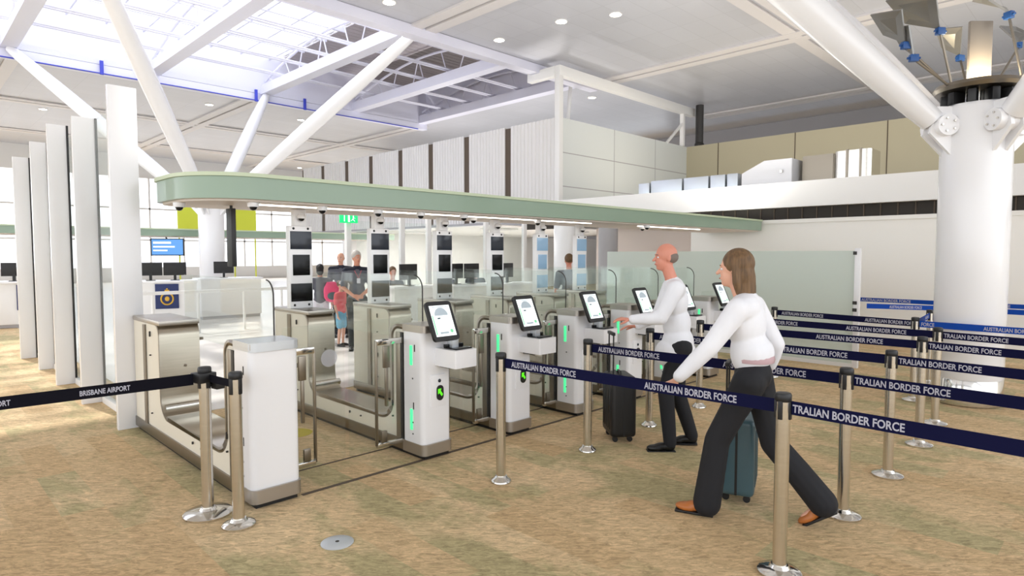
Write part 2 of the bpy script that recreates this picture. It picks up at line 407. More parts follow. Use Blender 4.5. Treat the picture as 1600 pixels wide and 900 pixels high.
for i in range(6): mb.box(29.8, 29.9, -6, 18, 6.0 + i * .16, 6.12 + i * .16)
struct('trim_33', mb, 'louver')
# upper box
BX, BY = 15.55, 13.4
mb = MB().box(BX, 23.9, BY, BY + .15, 2.9, 6.2)
struct('wall_front', mb, 'box_panel')
mb = MB()
for z in (3.98, 5.08): mb.box(BX, 23.7, BY - .006, BY, z - .015, z + .015)
for x in (18.6, 21.3): mb.box(x - .012, x + .012, BY - .006, BY, 3.3, 6.2)
struct('trim_34', mb, 'grey_wall')
# ribbed wall with pleats; dark recesses between its bays
ys = [BY + .02, 15.78, 18.0, 20.2, 22.3, 24.6, 26.7, 29.0, 31.2]
for i in range(len(ys) - 1):
    a, b = ys[i] + (.13 if i else 0), ys[i + 1] - .13
    k = int((b - a) / .16); w = (b - a) / k; poly = [(BX + .15, a)]
    for j in range(k): poly += [(BX, a + j * w + .01), (BX, a + j * w + w * .55), (BX + .03, a + j * w + w * .68), (BX + .03, a + (j + 1) * w - .01)]
    poly += [(BX + .15, b)]
    struct('wall_ribbed', MB().prism(poly, 'z', 2.9, 6.2), 'rib_white', smooth=False)
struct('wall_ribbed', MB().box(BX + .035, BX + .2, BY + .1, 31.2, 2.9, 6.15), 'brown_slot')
struct('trim_35', MB().box(BX - .02, BX + .25, BY - .02, 31.2, 2.62, 2.9).box(BX + .25, 23.9, BY - .02, BY + .2, 2.62, 2.9), 'grey_wall')
struct('ceiling', MB().box(BX + .1, 23.9, BY, 31.2, 2.9, 3.0), 'white_paint')
# far walls
struct('wall_far', MB().box(13.0, 30, 22.5, 22.7, 0, 2.62), 'white_paint')
struct('wall_far', MB().box(-14, 30, 45, 45.2, 6.6, 8).box(-14, 30, 45, 45.2, 0, .9), 'white_paint')
mb = MB()
for i in range(22): mb.box(-14 + i * 2 - .05, -14 + i * 2 + .05, 44.95, 45.1, .9, 6.6)
mb.box(-14, 30, 44.95, 45.1, 2.6, 2.7).box(-14, 30, 44.95, 45.1, 4.6, 4.7)
fr = mb.build('window_2', 'white_paint'); fr['kind'] = 'structure'
MB().box(-14, 30, 45.02, 45.04, .9, 6.6).build('window_pane', 'roof_glass', fr)

# white frame above the upper box
r = thing('box_frame', 'white steel frame standing on top of the panelled upper box', 'frame', (BX, BY, 6.2))
MB().box(-.1, .1, -.1, .1, -3.3, 1.45, .01).build('post', 'white_paint', r)
MB().box(7.7, 7.85, -.08, .08, 0, 1.3, .01).build('post', 'white_paint', r)
MB().box(-.1, 8.6, -.12, .12, 1.3, 1.62, .01).build('beam', 'white_paint', r)
MB().box(-.12, .12, .1, 1.3, 1.3, 1.62, .01).build('beam', 'white_paint', r)
MB().cyl((7.75, 0, .9), (6.6, 0, 0), .06, seg=8).build('brace', 'white_paint', r)
MB().cyl((2.4, 1.5, 1.75), (2.2, 1.5, 0.02), .07, seg=8).build('brace', 'white_paint', r)

# ducts behind the parapet
r = thing('air_duct', 'long low silver air duct in joined sections behind the white parapet', 'duct', (15.2, 7.0, 3.05))
for i, (a, b) in enumerate(((2.9, 2.55), (2.5, 1.55), (1.5, .8), (.75, .35), (.3, .02))):
    MB().box(-.3, .3, b, a, .1, .70 if i else .66, .02).build('duct_section', 'duct', r)
MB().box(-.32, .32, 0, 3, 0, .1).build('rail', 'black', r)
r = thing('air_duct', 'taller white air duct box with sloped shoulder at the parapet', 'duct', (15.2, 5.7, 3.05))
MB().prism([(0, .05), (1.2, .05), (1.2, .66), (.65, .92), (0, .92)], 'x', -.35, .35, .01).build('duct_box', 'white_gloss', r)
MB().box(-.4, -.35, .2, .26, .6, .66).build('latch', 'steel', r)
r = thing('air_duct', 'galvanised curved air duct end section right of the white duct box', 'duct', (15.3, 4.1, 3.05))
MB().vbox(-.3, .5, 0, .75, .25, .98, .12, 5).build('duct_bend', 'steel', r)
MB().prism([(.8, .3), (1.5, .1), (1.5, .98), (.8, .98)], 'x', -.1, .5, .02).build('duct_collar', 'steel_dark', r)
MB().box(-.33, .53, .18, .22, .24, 1.0).box(-.33, .53, .45, .49, .24, 1.0).build('flange', 'steel_dark', r)
MB().box(-.2, .4, .1, .7, 0, .25).build('support', 'black', r)
tag(MB().cyl((24, 13.0, 6.2), (24, 13.0, 7.9), .16, seg=14).sph((24, 13.0, 6.25), .2).build('pipe', 'dark_line'), 'dark vertical pipe above the beige upper wall', 'pipe')
r = thing('fire_alarm', 'small orange beacon at the wall top right of the big column', 'beacon', (WX - .06, 1.22, 2.45))
MB().lathe([(.05, 0), (.05, .03), (.035, .09), (.01, .11)]).build('beacon_dome', 'shoe_tan', r)

# ------------------------------------------------------------------ green canopies
struct('trim_40', MB().box(2.06, 8.4, 4.20, 4.235, 0, .004).box(2.06, 8.4, 4.70, 4.72, 0, .004), 'brown_slot')
def canopy(x0, x1, y0, y1, z0, z1, rad, label, loc):
    r = thing('canopy', label, 'canopy', loc)
    X0, X1, Y0, Y1 = x0 - loc[0], x1 - loc[0], y0 - loc[1], y1 - loc[1]
    def outl(i):
        return arc(X0 + rad, Y0 + rad, rad - i, 180, 270, 12) + [(X1 - i, Y0 + i), (X1 - i, Y1 - i)] + arc(X0 + rad * .5, Y1 - rad * .5, rad * .5 - i, 90, 180, 8)
    H = z1 - z0
    MB().prism(outl(0), 'z', 0.02, H - .035).build('fascia', 'canopy_green', r)
    MB().prism(outl(-.02), 'z', H - .035, H).build('top_edge', 'canopy_edge', r)
    MB().prism(outl(.05), 'z', 0, .02).build('soffit', 'canopy_under', r)
    return r
CU = 2.25
cp = canopy(1.93, WX - .06, 5.9, 7.25, CU, 2.51, .62, 'long sage green canopy over the row of automatic gates', (7, 6.5, CU))
for a, b in ((2.6, 8.05), (9.4, 11.6)):
    MB().box(a - 7, b - 7, -.27, -.24, -.012, 0).build('light_strip', 'led_strip', cp, label='glowing white light strip')
def added_uplight(label, x, y, z, w, e, col=(1, .96, .92), tilt=0):  # made-up fill light in a batten housing, out of the camera's view
    r = thing('added_uplight', label, 'ceiling light', (x, y, z), 0, None)
    MB().box(-w / 2, w / 2, -.1, .1, 0, .06, .01).build('housing', 'white_paint', r)
    MB().box(-w / 2 + .02, w / 2 - .02, -.08, .08, .06, .065).build('diffuser', 'white_gloss', r)
    la = bpy.data.lights.new('lamp', 'AREA'); la.shape = 'RECTANGLE'; la.size = w - .04; la.size_y = .16; la.energy = e; la.color = col
    lo = bpy.data.objects.new('lamp', la); COL.objects.link(lo); lo.parent = r; lo.location = (0, 0, .08); lo.rotation_euler = (PI, 0, 0)
    return r
for k in range(5):
    added_uplight('added fill light batten on top of the green canopy, number %s from its curved end' % ('one', 'two', 'three', 'four', 'five')[k], 3.2 + k * 2.3, 6.6, 2.512, 1.4, 55)  # battens added above the canopy to brighten the ceiling
for k in range(3):
    added_uplight('added fill light batten on the ledge floor behind the ducts, %s' % ('left', 'middle', 'right')[k], 18.5, 10.5 - 4.5 * k, 3.052, 1.6, 70, (1, .9, .74))  # battens added to light the dim space above the ledge
canopy(-6, 14, 20.5, 21.8, 2.27, 2.52, .4, 'sage green canopy far behind over the distant desks', (4, 21, 2.27))
r = thing('hanging_display', 'black hanging slab seen edge on beside the left round column', 'display', (2.52, 6.62, 1.62))
MB().box(-.025, .025, -.06, .08, 0, .6, .008).build('housing', 'black', r)
MB().cyl((0, 0, .6), (0, 0, .63), .015, seg=8).build('hanger', 'black', r)
# dome cameras under the canopy
dn = ['nearest the curved left end', 'just right of the left round column', 'above the space between the first two camera towers', 'above the second camera tower', 'between the second and third camera towers',
      'above the gap after the third tower', 'dark dome beside it left of the fourth tower', 'above the fifth camera tower', 'right of the second round column', 'last one near the wall']
dr = None
for i, (px, yy) in enumerate(((283, 6.6), (398, 6.05), (505, 6.05), (592, 6.05), (658, 6.05), (725, 6.05), (740, 6.4), (840, 6.25), (1010, 6.0), (1003, 6.35))):
    u = (px - 800) / 973; x = yy * (1 + u) / (1 - u)
    lb = 'small dome camera under the green canopy, ' + dn[i]
    if dr is None:
        dr = thing('dome_camera', lb, 'camera', (x, yy, CU), 0, 'dome cameras under the green canopy')
        MB().lathe([(.05, -.045), (.055, -.02), (.055, 0)]).build('housing', 'white_gloss', dr)
        MB().sph((0, 0, -.045), (.036, .036, .035), 14).build('lens_dome', 'dome_smoke', dr)
    else: dup(dr, (x, yy, CU), label=lb)
# exit sign
r = thing('exit_sign', 'green and white exit sign hanging behind the canopy', 'sign', (7.25, 12.38, 2.44))
MB().box(-.2, .2, -.03, .03, 0, .2, .005).build('sign_case', 'exit_green', r, rot=(0, 0, -.25))
g = MB().box(-.02, .02, -.035, -.03, .02, .18).box(-.11, -.09, -.035, -.03, .03, .17); g.build('sign_bar', 'exit_white', r, rot=(0, 0, -.25))
g = MB().sph((.1, -.032, .15), (.015, .004, .015), 8).capsule((.1, -.032, .13), (.09, -.032, .08), .012, .01, 6).capsule((.09, -.032, .08), (.13, -.032, .04), .008, .006, 6).capsule((.09, -.032, .08), (.05, -.032, .05), .008, .006, 6).capsule((.1, -.032, .12), (.14, -.032, .1), .006, .005, 6)
g.build('running_figure', 'exit_white', r, rot=(0, 0, -.25))
MB().cyl((0, 0, .2), (0, 0, .3), .012, seg=8).build('hanger', 'white_paint', r)

for k in range(2):
    added_uplight('added fill light batten on the roof of the upper box, %s' % ('near', 'far')[k], 18.5, 17.5 + 6 * k, 3.002, 1.6, 160)  # battens added to lighten the back wall beyond the box
def added_panel_light(label, x, y, e):  # fixture added to brighten the dark background behind the towers
    r = thing('added_panel_light', label, 'ceiling light', (x, y, 2.617), 0, 'added panel lights over the desk hall')
    MB().box(-.6, .6, -.3, .3, -.04, 0, .005).build('frame', 'white_paint', r)
    MB().box(-.56, .56, -.26, .26, -.045, -.04).build('diffuser', 'white_gloss', r)
    la = bpy.data.lights.new('lamp', 'AREA'); la.shape = 'RECTANGLE'; la.size = 1.1; la.size_y = .5; la.energy = e; la.color = (1, .96, .93)
    lo = bpy.data.objects.new('lamp', la); COL.objects.link(lo); lo.parent = r; lo.location = (0, 0, -.06)
struct('ceiling', MB().box(13.0, 23.9, 13.6, 22.5, 2.617, 2.64), 'white_paint')
for i, (x, y) in enumerate(((14.6, 15.2), (14.6, 19.5), (18.5, 15.2), (18.5, 19.5))):
    added_panel_light('added ceiling panel light in the desk hall below the ribbed wall, ' + ('near left', 'far left', 'near right', 'far right')[i], x, y, 70)
# ------------------------------------------------------------------ tall white fins and glazing on the left
fy = [(7.07, 1.55, 1.80, 3.39), (8.6, 1.53, 1.76, 3.32), (10.1, 1.52, 1.74, 3.45), (11.65, 1.545, 1.75, 3.42), (13.1, 1.5, 1.72, 3.35)]
fl = ['tallest and nearest white upright fin board beside the first gate', 'second white upright fin board from the gate with a black edge', 'third white upright fin board from the gate with a black edge',
      'fourth white upright fin board from the gate', 'farthest white upright fin board of the row']
for i, (y, x0, x1, h) in enumerate(fy):
    r = thing('fin_panel', fl[i], 'panel', ((x0 + x1) / 2, y, 0), 0, 'white upright fins in a row')
    w = (x1 - x0) / 2
    MB().box(-w, w, 0, .07, 0, h, .004).build('board', 'white_gloss', r)
    if i: MB().box(w - .012, w + .012, -.012, .08, 0.0, h, .002).build('edge_strip', 'black', r, label='black edge strip')
for i in range(4):
    y0, y1 = fy[i][0] + .1, fy[i + 1][0] - .03
    r = thing('glass_screen', ['clear glass screen between the first and second white fins', 'clear glass screen between the second and third white fins',
              'clear glass screen between the third and fourth white fins', 'clear glass screen between the last two white fins'][i], 'glass screen', (1.75, y0, 0), 0, 'glass screens between the fins')
    MB().box(-.008, .008, 0, y1 - y0, .08, 3.3).build('pane', 'clear_glass', r)
    MB().box(-.03, .03, 0, y1 - y0, 0, .08, .004).build('bottom_rail', 'white_paint', r)

# ------------------------------------------------------------------ automatic gates
L = 2.86; GH = 1.14; FI = .50; RI = 2.02; RZ = .30
def gate_path(off):     # path of the steel ribbon: front pillar top, down, along the rail, up, rear pillar top
    p = [(0.02, GH - off), (FI - .12, GH - off)]
    p += arc(FI - .12, GH - .12, .12 - off, 90, 0, 6)
    p += arc(FI + .16, RZ + .16, .16 + off, 180, 270, 8)
    p += arc(RI - .16, RZ + .16, .16 + off, 270, 360, 8)
    p += arc(RI + .14, GH - .14, .14 - off, 180, 90, 6)
    p += [(L, GH - off)]
    return p
def build_gate(w, label, kiosk, loc, reach_r, reach_l):
    r = thing('automatic_gate', label, 'gate', loc, 0, 'automatic passport gates in a row')
    prof = gate_path(.035) + [(L, .05), (.24, .05), (.24, GH - .05), (0.05, GH - .05)]
    MB().prism(gate_path(.035)[1:] + [(L, .05), (.2, .05), (.2, GH - .035)], 'x', .006, w - .006).build('body', 'cream_panel', r)
    pa, pb = gate_path(0), gate_path(.042)
    mb = MB()
    for i in range(len(pa) - 1):
        (a0, a1), (b0, b1), (c0, c1), (d0, d1) = pa[i], pa[i + 1], pb[i + 1], pb[i]
        mb.hexa([(0, a0, a1), (0, b0, b1), (0, c0, c1), (0, d0, d1), (w, a0, a1), (w, b0, b1), (w, c0, c1), (w, d0, d1)])
    bmesh.ops.remove_doubles(mb.bm, verts=mb.bm.verts, dist=1e-5)
    mb.build('trim_ribbon', 'ribbon_steel', r, label='steel ribbon edging around the gate profile')
    MB().vbox(-.006, w + .006, .02, .28, .13, GH - .045, .045, 6, only=lambda c: c.y < 0).build('front_cover', 'white_gloss', r)
    MB().vbox(-.008, w + .008, .0, .30, GH - .055, GH + .006, .05, 6, only=lambda c: c.y < 0).build('top_cap', 'trim_metal' if kiosk else 'duct', r, label='metal top cap')
    MB().vbox(-.012, w + .012, .0, .30, .035, .13, .05, 6, only=lambda c: c.y < 0).build('front_base', 'trim_metal', r)
    MB().box(-.006, w + .006, .3, L + .004, .035, .13, .004).build('skirting', 'steel_dark', r)
    MB().box(.02, w - .02, .03, L - .02, 0, .035).build('plinth', 'black', r)  # inset plinth, coloured black to stand in for the shadow gap
    MB().box(-.004, w + .004, RI + .0, L + .002, GH - .042, GH + .003, .01).build('rear_cap', 'trim_metal', r)
    # brushed slots and vertical joints on the flanks
    for sx, nm in ((-.008, 'a'), (w - .002, 'b')):
        MB().box(sx, sx + .01, .295, .335, .13, GH - .07).build('door_slot', 'black', r, label='black door slot')
        MB().box(sx - .002, sx + .012, .335, .40, .13, GH - .07, .002).build('slot_strip', 'steel_dark', r)
        mb = MB()
        for y, z0, z1 in ((.12, .92, .98), (.14, .42, .48), (.46, .40, .45), (2.3, .98, 1.03), (2.3, .5, .55), (1.2, .2, .22)): mb.box(sx - .001, sx + .011, y, y + .012, z0, z1)
        for y, z in ((.15, .68), (.15, .3), (.15, .2), (.46, .3), (1.0, .2), (2.3, .8), (2.3, .25)): mb.box(sx - .002, sx + .012, y, y + .012, z, z + .012)
        mb.build('sensor_marks', 'dark_line', r)
        MB().box(sx, sx + .01, 2.45, 2.52, .13, GH - .06).build('rear_strip', 'steel_dark', r)
    MB().cyl((.02, RI - .03, RZ + .05), (w + .03, RI - .03, RZ + .05), .035).build('roller', 'chrome', r)
    MB().cyl((w * .62, RI - .012, .72), (w * .62, RI - .004, .72), .012, seg=12).cyl((w + .0, RI + .06, .95), (w + .05, RI + .06, .95), .014, seg=10).build('lock', 'steel_dark', r)
    # tall glass panel with a rounded front corner standing along the right flank
    g = [(2.45, .95), (2.45, 1.55)] + [(.44 + .12 - .12 * math.sin(t), 1.43 + .12 * math.cos(t)) for t in [PI / 2 * k / 8 for k in range(9)]] + [(.44, .95)]
    gx = w + .012
    pn = MB().prism(g, 'x', gx, gx + .008).build('glass_panel', 'clear_glass', r, smooth=False)
    pth = [(gx + .004, .44, .95), (gx + .004, .44, 1.43)] + [(gx + .004, .56 - .12 * math.cos(t), 1.43 + .12 * math.sin(t)) for t in [PI / 2 * k / 8 for k in range(1, 9)]]
    MB().tube(pth, .006, 6).build('glass_edge', 'dark_line', pn, label='dark front edge of the glass panel')
    # swing doors
    for s, reach, x in ((1, reach_r, w), (-1, reach_l, 0)):
        if not reach: continue
        lo, hi = min(x, x + s * reach), max(x, x + s * reach)
        d = MB().box(lo + .02 * (s > 0), hi - .02 * (s < 0), .305, .317, .1, 1.2).build('swing_door', 'door_glass', r)
        bx = x + s * min(.27, reach * .6)
        a, b = min(x, bx), max(x, bx)
        MB().box(a, b, .295, .328, .98, 1.03, .006).build('hinge_arm', 'chrome', d); MB().box(a, b, .295, .328, .1, .14, .006).build('hinge_arm', 'chrome', d)
        MB().box(bx - .008, bx + .008, .296, .326, .12, 1.02, .003).box(bx - s * .1 - .03, bx - s * .1 + .03, .298, .324, .78, .97, .006).box(bx - s * .07 - .028, bx - s * .07 + .028, .298, .324, .14, .24, .006).box(bx - s * .1 - .012, bx - s * .1 + .012, .298, .324, .45, .78, .003).build('door_stile', 'steel_dark', d)
    if kiosk:
        for z0, z1 in ((.80, .97), (.24, .42)):
            MB().box(-.014, -.004, .16, .19, z0, z1, .003).build('status_light', 'green_light', r, label='glowing green status light')
        # passport reader
        rd = MB().vbox(.13, .37, -.25, .03, .80, .95, .012, 3).build('passport_reader', 'white_gloss', r)
        MB().box(.17, .35, -.21, -.05, .948, .962, .004).box(.165, .355, -.09, -.05, .955, .985, .004).build('scanner_bed', 'black_gloss', rd)
        MB().box(.18, .30, -.12, .02, .78, .80, .003).build('reader_bracket', 'black', rd)
        MB().box(.2, .27, -.13, -.05, .95, 1.06, .01).build('tablet_neck', 'duct', r)
        # tablet
        tb = bpy.data.objects.new('tablet', bpy.data.meshes.new('tablet')); bpy.data.objects.remove(tb)
        R = Matrix.Rotation(math.radians(-26), 4, 'X')
        m = MB().box(-.14, .14, -.012, .012, -.18, .18); 
        bm = bmesh.new(); bmesh.ops.create_cube(bm, size=1); bmesh.ops.scale(bm, vec=(.27, .026, .345), verts=bm.verts)
        ed = [e for e in bm.edges if abs(e.verts[0].co.y - e.verts[1].co.y) > .01]
        bmesh.ops.bevel(bm, geom=ed, offset=.03, segments=5, affect='EDGES', profile=.5)
        q = MB(); q._m(bm); m.bm.free()
        tb = q.build('tablet', 'black', r, loc=(.11, -.10, 1.19), rot=(math.radians(-24), 0, 0))
        sc = MB().box(-.105, .105, -.016, -.012, -.135, .135).build('screen', 'screen_on', tb, label='lit white touch screen')
        MB().prism(arc(0, .045, .07, 0, 180, 12), 'y', -.0175, -.016).build('passport_picture', 'screen_grey_ink', sc)
        MB().box(-.08, .08, -.0175, -.016, .118, .124).build('heading', 'screen_grey_ink', sc)
        MB().box(-.05, -.02, -.0175, -.016, .015, .027).build('chip_mark', 'case_teal', sc)
        MB().box(-.06, .03, -.0175, -.016, -.115, -.098).build('caption', 'screen_grey_ink', sc)
        MB().box(-.1, -.09, -.0175, -.016, -.12, .05).build('side_bar', 'screen_green_ink', sc)
        MB().cyl((.065, -.016, -.095), (.065, -.0175, -.095), .016, seg=16).build('button', 'screen_green_ink', sc)
        # arrow light
        pl = MB().box(.075, .235, .008, .022, .44, .72, .006).build('front_plate', 'white_gloss', r)
        MB().sph((.165, .004, .665), (.016, .008, .016), 12).build('sensor_eye', 'screen_grey', pl)
        ov = [(.17 + a, .56 + b) for a, b in (arc(0, .03, .036, 0, 180, 10) + arc(0, -.03, .036, 180, 360, 10))]
        MB().prism(ov, 'y', .0, .008).build('arrow_housing', 'black', pl)
        ar = []
        for px, pz in ((-.035, .035), (.012, .035), (-.002, .019), (.034, -.017), (.017, -.034), (-.019, .002), (-.035, -.012)): ar.append((.17 + px * .72, .562 + pz * .95))
        MB().prism(ar, 'y', -.004, .0).build('arrow', 'arrow_green', pl, label='glowing green arrow pointing up left')
    return r
GX = [1.70, 3.14, 4.17, 5.18, 6.16, 7.14, 8.12]
gl = ['nearest white gate pillar unit without a touch screen, beside the white fins', 'second gate from the left, lit green arrow fully in view',
      'third gate from the left, behind the first free standing belt post', 'fourth gate from the left, behind the second belt post',
      'fifth gate from the left, its screen just left of the walking man', 'sixth gate from the left, hidden behind the man in white', 'farthest gate on the right, screen beside the woman\'s head']
build_gate(.34, gl[0], False, (GX[0], 4.18, 0), .53, 0)
g2 = build_gate(.30, gl[1], True, (GX[1], 4.18, 0), .345, .53)
g3 = build_gate(.30, gl[2], True, (GX[2], 4.18, 0), .345, .345)
for i in range(3, 7): dup(g3, (GX[i], 4.18, 0), label=gl[i])
# round frosted print on the first door glass
tag(MB().lathe([(.07, 0), (.07, .002)], seg=32).build('glass_emblem', 'print_frost', loc=(2.43, 4.474, .93), rot=(PI / 2, 0, 0)), 'round frosted emblem on the first lane glass door', 'emblem')
tag(MB().lathe([(.16, 0), (.16, .002)], seg=32).build('floor_marker', 'yellow_mark', loc=(2.75, 5.75, .0)), 'round yellow marker on the floor of the first lane', 'floor marker')
# camera towers on the rear pillars
tl = ['above the second gate', 'above the third gate', 'above the fourth gate', 'above the fifth gate', 'above the sixth gate', 'above the farthest gate']
tr0 = None
for i in range(6):
    lb = 'white camera tower with three %s screens ' % ('dark' if i < 4 else 'pale reflection-coloured') + tl[i]
    p = (GX[i + 1] + .115, 6.62, GH + .003)
    if tr0 is None:
        r = tr0 = thing('camera_tower', lb, 'camera tower', p, 0, 'camera towers in a row under the canopy')
        MB().box(-.135, .135, -.04, .05, 0, .92, .012).build('housing', 'white_gloss', r)
        MB().box(-.125, .125, -.046, -.038, .66, .86, .003).build('screen', 'screen_grey', r)
        MB().box(-.10, .10, -.046, -.038, .37, .60, .003).build('screen', 'black_gloss', r)
        MB().box(-.125, .125, -.046, -.038, .08, .28, .003).build('screen', 'black_gloss', r)
        for sx in (-.085, .085):
            for z in (.04, .89): MB().sph((sx, -.04, z), (.014, .012, .014), 10).build('sensor', 'black', r)
        MB().box(-.07, .07, -.03, .05, .92, 1.1, .006).build('stem', 'white_gloss', r)
        d = MB().lathe([(.045, 1.0), (.05, 1.03), (.03, 1.05)], (0, -.06, 0), 20).build('tower_camera', 'white_gloss', r)
        MB().sph((0, -.06, 1.0), (.034, .034, .03), 12).build('lens_dome', 'dome_smoke', d)
    else:
        c = dup(tr0, p, label=lb)
        if i >= 4:
            for q in kids(c):
                if q.name.startswith('screen'):
                    q.data = q.data.copy(); q.data.materials[0] = M['screen_reflection_tint']

# ------------------------------------------------------------------ frosted screen on the right
r = thing('frosted_screen', 'wide pale green frosted glass screen with white end post', 'glass screen', (10.46, 2.98, 0))
MB().box(-.01, .01, .05, 4.7, .06, 1.8).build('pane', 'frosted_glass', r)
MB().box(-.035, .035, -.03, .05, 0, 1.84, .005).build('end_post', 'white_gloss', r)
MB().box(-.02, .02, .05, 4.7, 0.0, .06).build('bottom_rail', 'white_paint', r)
MB().box(-.045, .0, .02, .07, 1.74, 1.79).box(-.045, 0, .0, .06, .98, 1.03).box(-.045, 0, .0, .06, .87, .92).build('clamp', 'dark_line', r)

# ------------------------------------------------------------------ belt barrier posts and belts
def post(label, loc, rz, br, group, cassette=True):
    r = thing('barrier_post', label, 'barrier post', loc, rz, group)
    MB().lathe([(br, 0), (br, .012), (br * .93, .02), (.055, .034), (.045, .05)], seg=40).build('base', 'chrome', r)
    MB().lathe([(.037, .03), (.037, .985)]).build('pole', 'steel', r)
    h = MB().lathe([(.04, .955), (.043, .96), (.043, .99), (.038, 1.0), (.02, 1.003)]); 
    for a in range(4):
        t = a * PI / 2
        h.box(-.012, .012, .034, .044, .86, .96, .002, rot=Matrix.Rotation(t, 3, 'Z'), piv=(0, 0, .91))
    h.build('head', 'black', r)
    return r
NB = 'navy belt lane posts'
P = {}
specs = [('a', 3.40, 1.32, .115, 'nearest steel post at the bottom right, cut off by the frame'), ('b', 4.45, 1.32, .112, 'steel post second from the camera in the right row'),
         ('c', 5.52, 1.32, .112, 'steel post third from the camera in the right row'), ('d', 6.62, 1.34, .112, 'steel post fourth from the camera in the right row'),
         ('e', 3.27, 3.39, .08, 'steel post standing in front of the third gate'), ('f', 4.34, 3.39, .08, 'steel post standing in front of the fourth gate'),
         ('g', 5.43, 3.45, .08, 'steel post mostly hidden behind the black suitcase'), ('h', 6.5, 3.47, .08, 'steel post seen between the man and the woman'),
         ('i', 7.6, 3.5, .08, 'steel post hidden behind the woman in the blouse'), ('j', 8.88, 3.6, .08, 'steel post right of the woman in front of the frosted screen'),
         ('k', 7.57, 1.40, .112, 'steel post just left of the big round column'), ('l', 8.60, 1.82, .112, 'far steel post where navy and blue belts meet')]
p0 = {}
for k, x, y, br, lb in specs:
    if br not in p0: p0[br] = P[k] = post(lb, (x, y, 0), 0, br, NB)
    else: P[k] = dup(p0[br], (x, y, 0), label=lb)
def belt(label, a, b, z0, z1, m, words, group, h=.074, face=1):
    a, b = Vector(a), Vector(b); d = b - a; ln = d.length; u = d / ln
    a2 = a + u * .04; ln -= .08
    o = MB().hexa([(0, -.001, z0 - h / 2), (ln, -.001, z1 - h / 2), (ln, .001, z1 - h / 2), (0, .001, z0 - h / 2),
                   (0, -.001, z0 + h / 2), (ln, -.001, z1 + h / 2), (ln, .001, z1 + h / 2), (0, .001, z0 + h / 2)]).build('barrier_belt', m, loc=(a2.x, a2.y, 0), rot=(0, 0, math.atan2(u.y, u.x)), smooth=False)
    tag(o, label, 'belt', group)
    sl = math.atan2(z1 - z0, ln)
    for s, off, w, hh in words:
        t = (off + w * 0) / ln
        text(s, w, hh, o, (off, -.0016, z0 + (z1 - z0) * t - hh / 2), (PI / 2, -sl, 0))
    return o
ABF = 'AUSTRALIAN BORDER FORCE'; TBF = 'TRALIAN BORDER FORCE'
GB = 'navy belts lettered in white'
W1 = [(ABF, .07, .59, .044), (ABF, 1.19, .59, .044)]
nm = {'e': 'third', 'f': 'fourth'}
def xy(k): return tuple(P[k].location[:2])
for k1, k2, lb in (('e', 'a', 'navy belt passing lowest, from the post by the third gate to the nearest post'),
                   ('f', 'b', 'navy belt from the post by the fourth gate past the man\'s waist'),
                   ('g', 'c', 'navy belt behind the man and woman, ending at the third right row post'),
                   ('h', 'd', 'navy belt behind the woman, ending at the fourth right row post'),
                   ('i', 'k', 'navy belt behind the woman, ending at the post beside the big column'),
                   ('j', 'l', 'farthest navy belt in front of the frosted screen')):
    belt(lb, xy(k1), xy(k2), .925, .925, 'navy', W1, GB)
for k, dx, lb in (('a', .05, 'navy belt running off the right edge, lowest one'), ('b', .03, 'navy belt running off the right edge, second from lowest'), ('c', .02, 'navy belt running off the right edge, third from lowest'),
                  ('d', .0, 'navy belt running off the right edge, fourth from lowest'), ('k', 0, 'navy belt crossing the big column below the blue belt')):
    x, y = xy(k)
    belt(lb, (x, y), (x + dx, y - 2.1), .925, .90, 'navy', [(TBF, .01, .52, .044)], GB)
x, y = xy('l')
BG = 'blue belts lettered in white'
belt('bright blue belt running from the far post across the column', (x, y), (8.45, -.6), .925, .925, 'belt_blue', [('FORCE', .02, .13, .044), (ABF, .62, .59, .044)], BG)
pr = dup(p0[.112], (9.9, 1.93, 0), label='far steel post left of the column carrying a short blue belt'); pr2 = dup(p0[.112], (11.3, 2.12, 0), label='farthest steel post left of the column near the white wall')
for c in (pr, pr2): c['group'] = 'posts of the blue belt lanes'
belt('short blue belt linking the two far posts beside the column', (x, y), (9.9, 1.93), .925, .925, 'belt_blue', [('FORCE', .03, .2, .04), ('RALIAN', .8, .3, .04)], BG)
belt('upper far blue belt from the frosted screen post', (12.9, 3.75), (12.9, -2.5), .9, .9, 'belt_blue', [(ABF, .1, .8, .05), (ABF, 1.5, .8, .05), (ABF, 3.0, .8, .05), (ABF, 4.5, .8, .05)], BG)
belt('lower far blue belt from the frosted screen post', (10.5, 2.9), (11.3, 2.12), .96, .925, 'belt_blue', [(ABF, .35, .5, .044)], BG)
belt('far blue belt crossing behind the column', (11.3, 2.12), (11.3, -2.6), .925, .925, 'belt_blue', [(ABF, .1, .59, .044), (ABF, 1.2, .59, .044), (ABF, 2.4, .59, .044)], BG)
dup(p0[.112], (12.9, 3.8, 0), label='steel post behind the frosted screen holding the far belt')['group'] = 'posts of the blue belt lanes'
# left pair of posts with the black belt
r = post('steel post on a wide dish base left of the first gate', (1.46, 4.36, 0), .2, .155, 'black belt posts')
MB().box(-.07, .05, -.06, .05, .90, .965, .006).box(.03, .09, -.09, -.02, .85, .91, .006).build('belt_clip', 'black', r)
post('shorter based steel post touching the first gate front', (1.535, 4.03, 0), .4, .103, 'black belt posts')
belt('black belt lettered in white stretching off the left edge', (-1.6, 4.5), (1.43, 4.36), .925, .925, 'belt_black',
     [('BRISBANE AIRPORT', 1.75, .26, .032), ('BRISBANE AIRPORT', 2.33, .26, .032)], 'black belts')
belt('short black belt link between the two left posts', (1.46, 4.36), (1.535, 4.03), .93, .92, 'belt_black', [], 'black belts', h=.05)
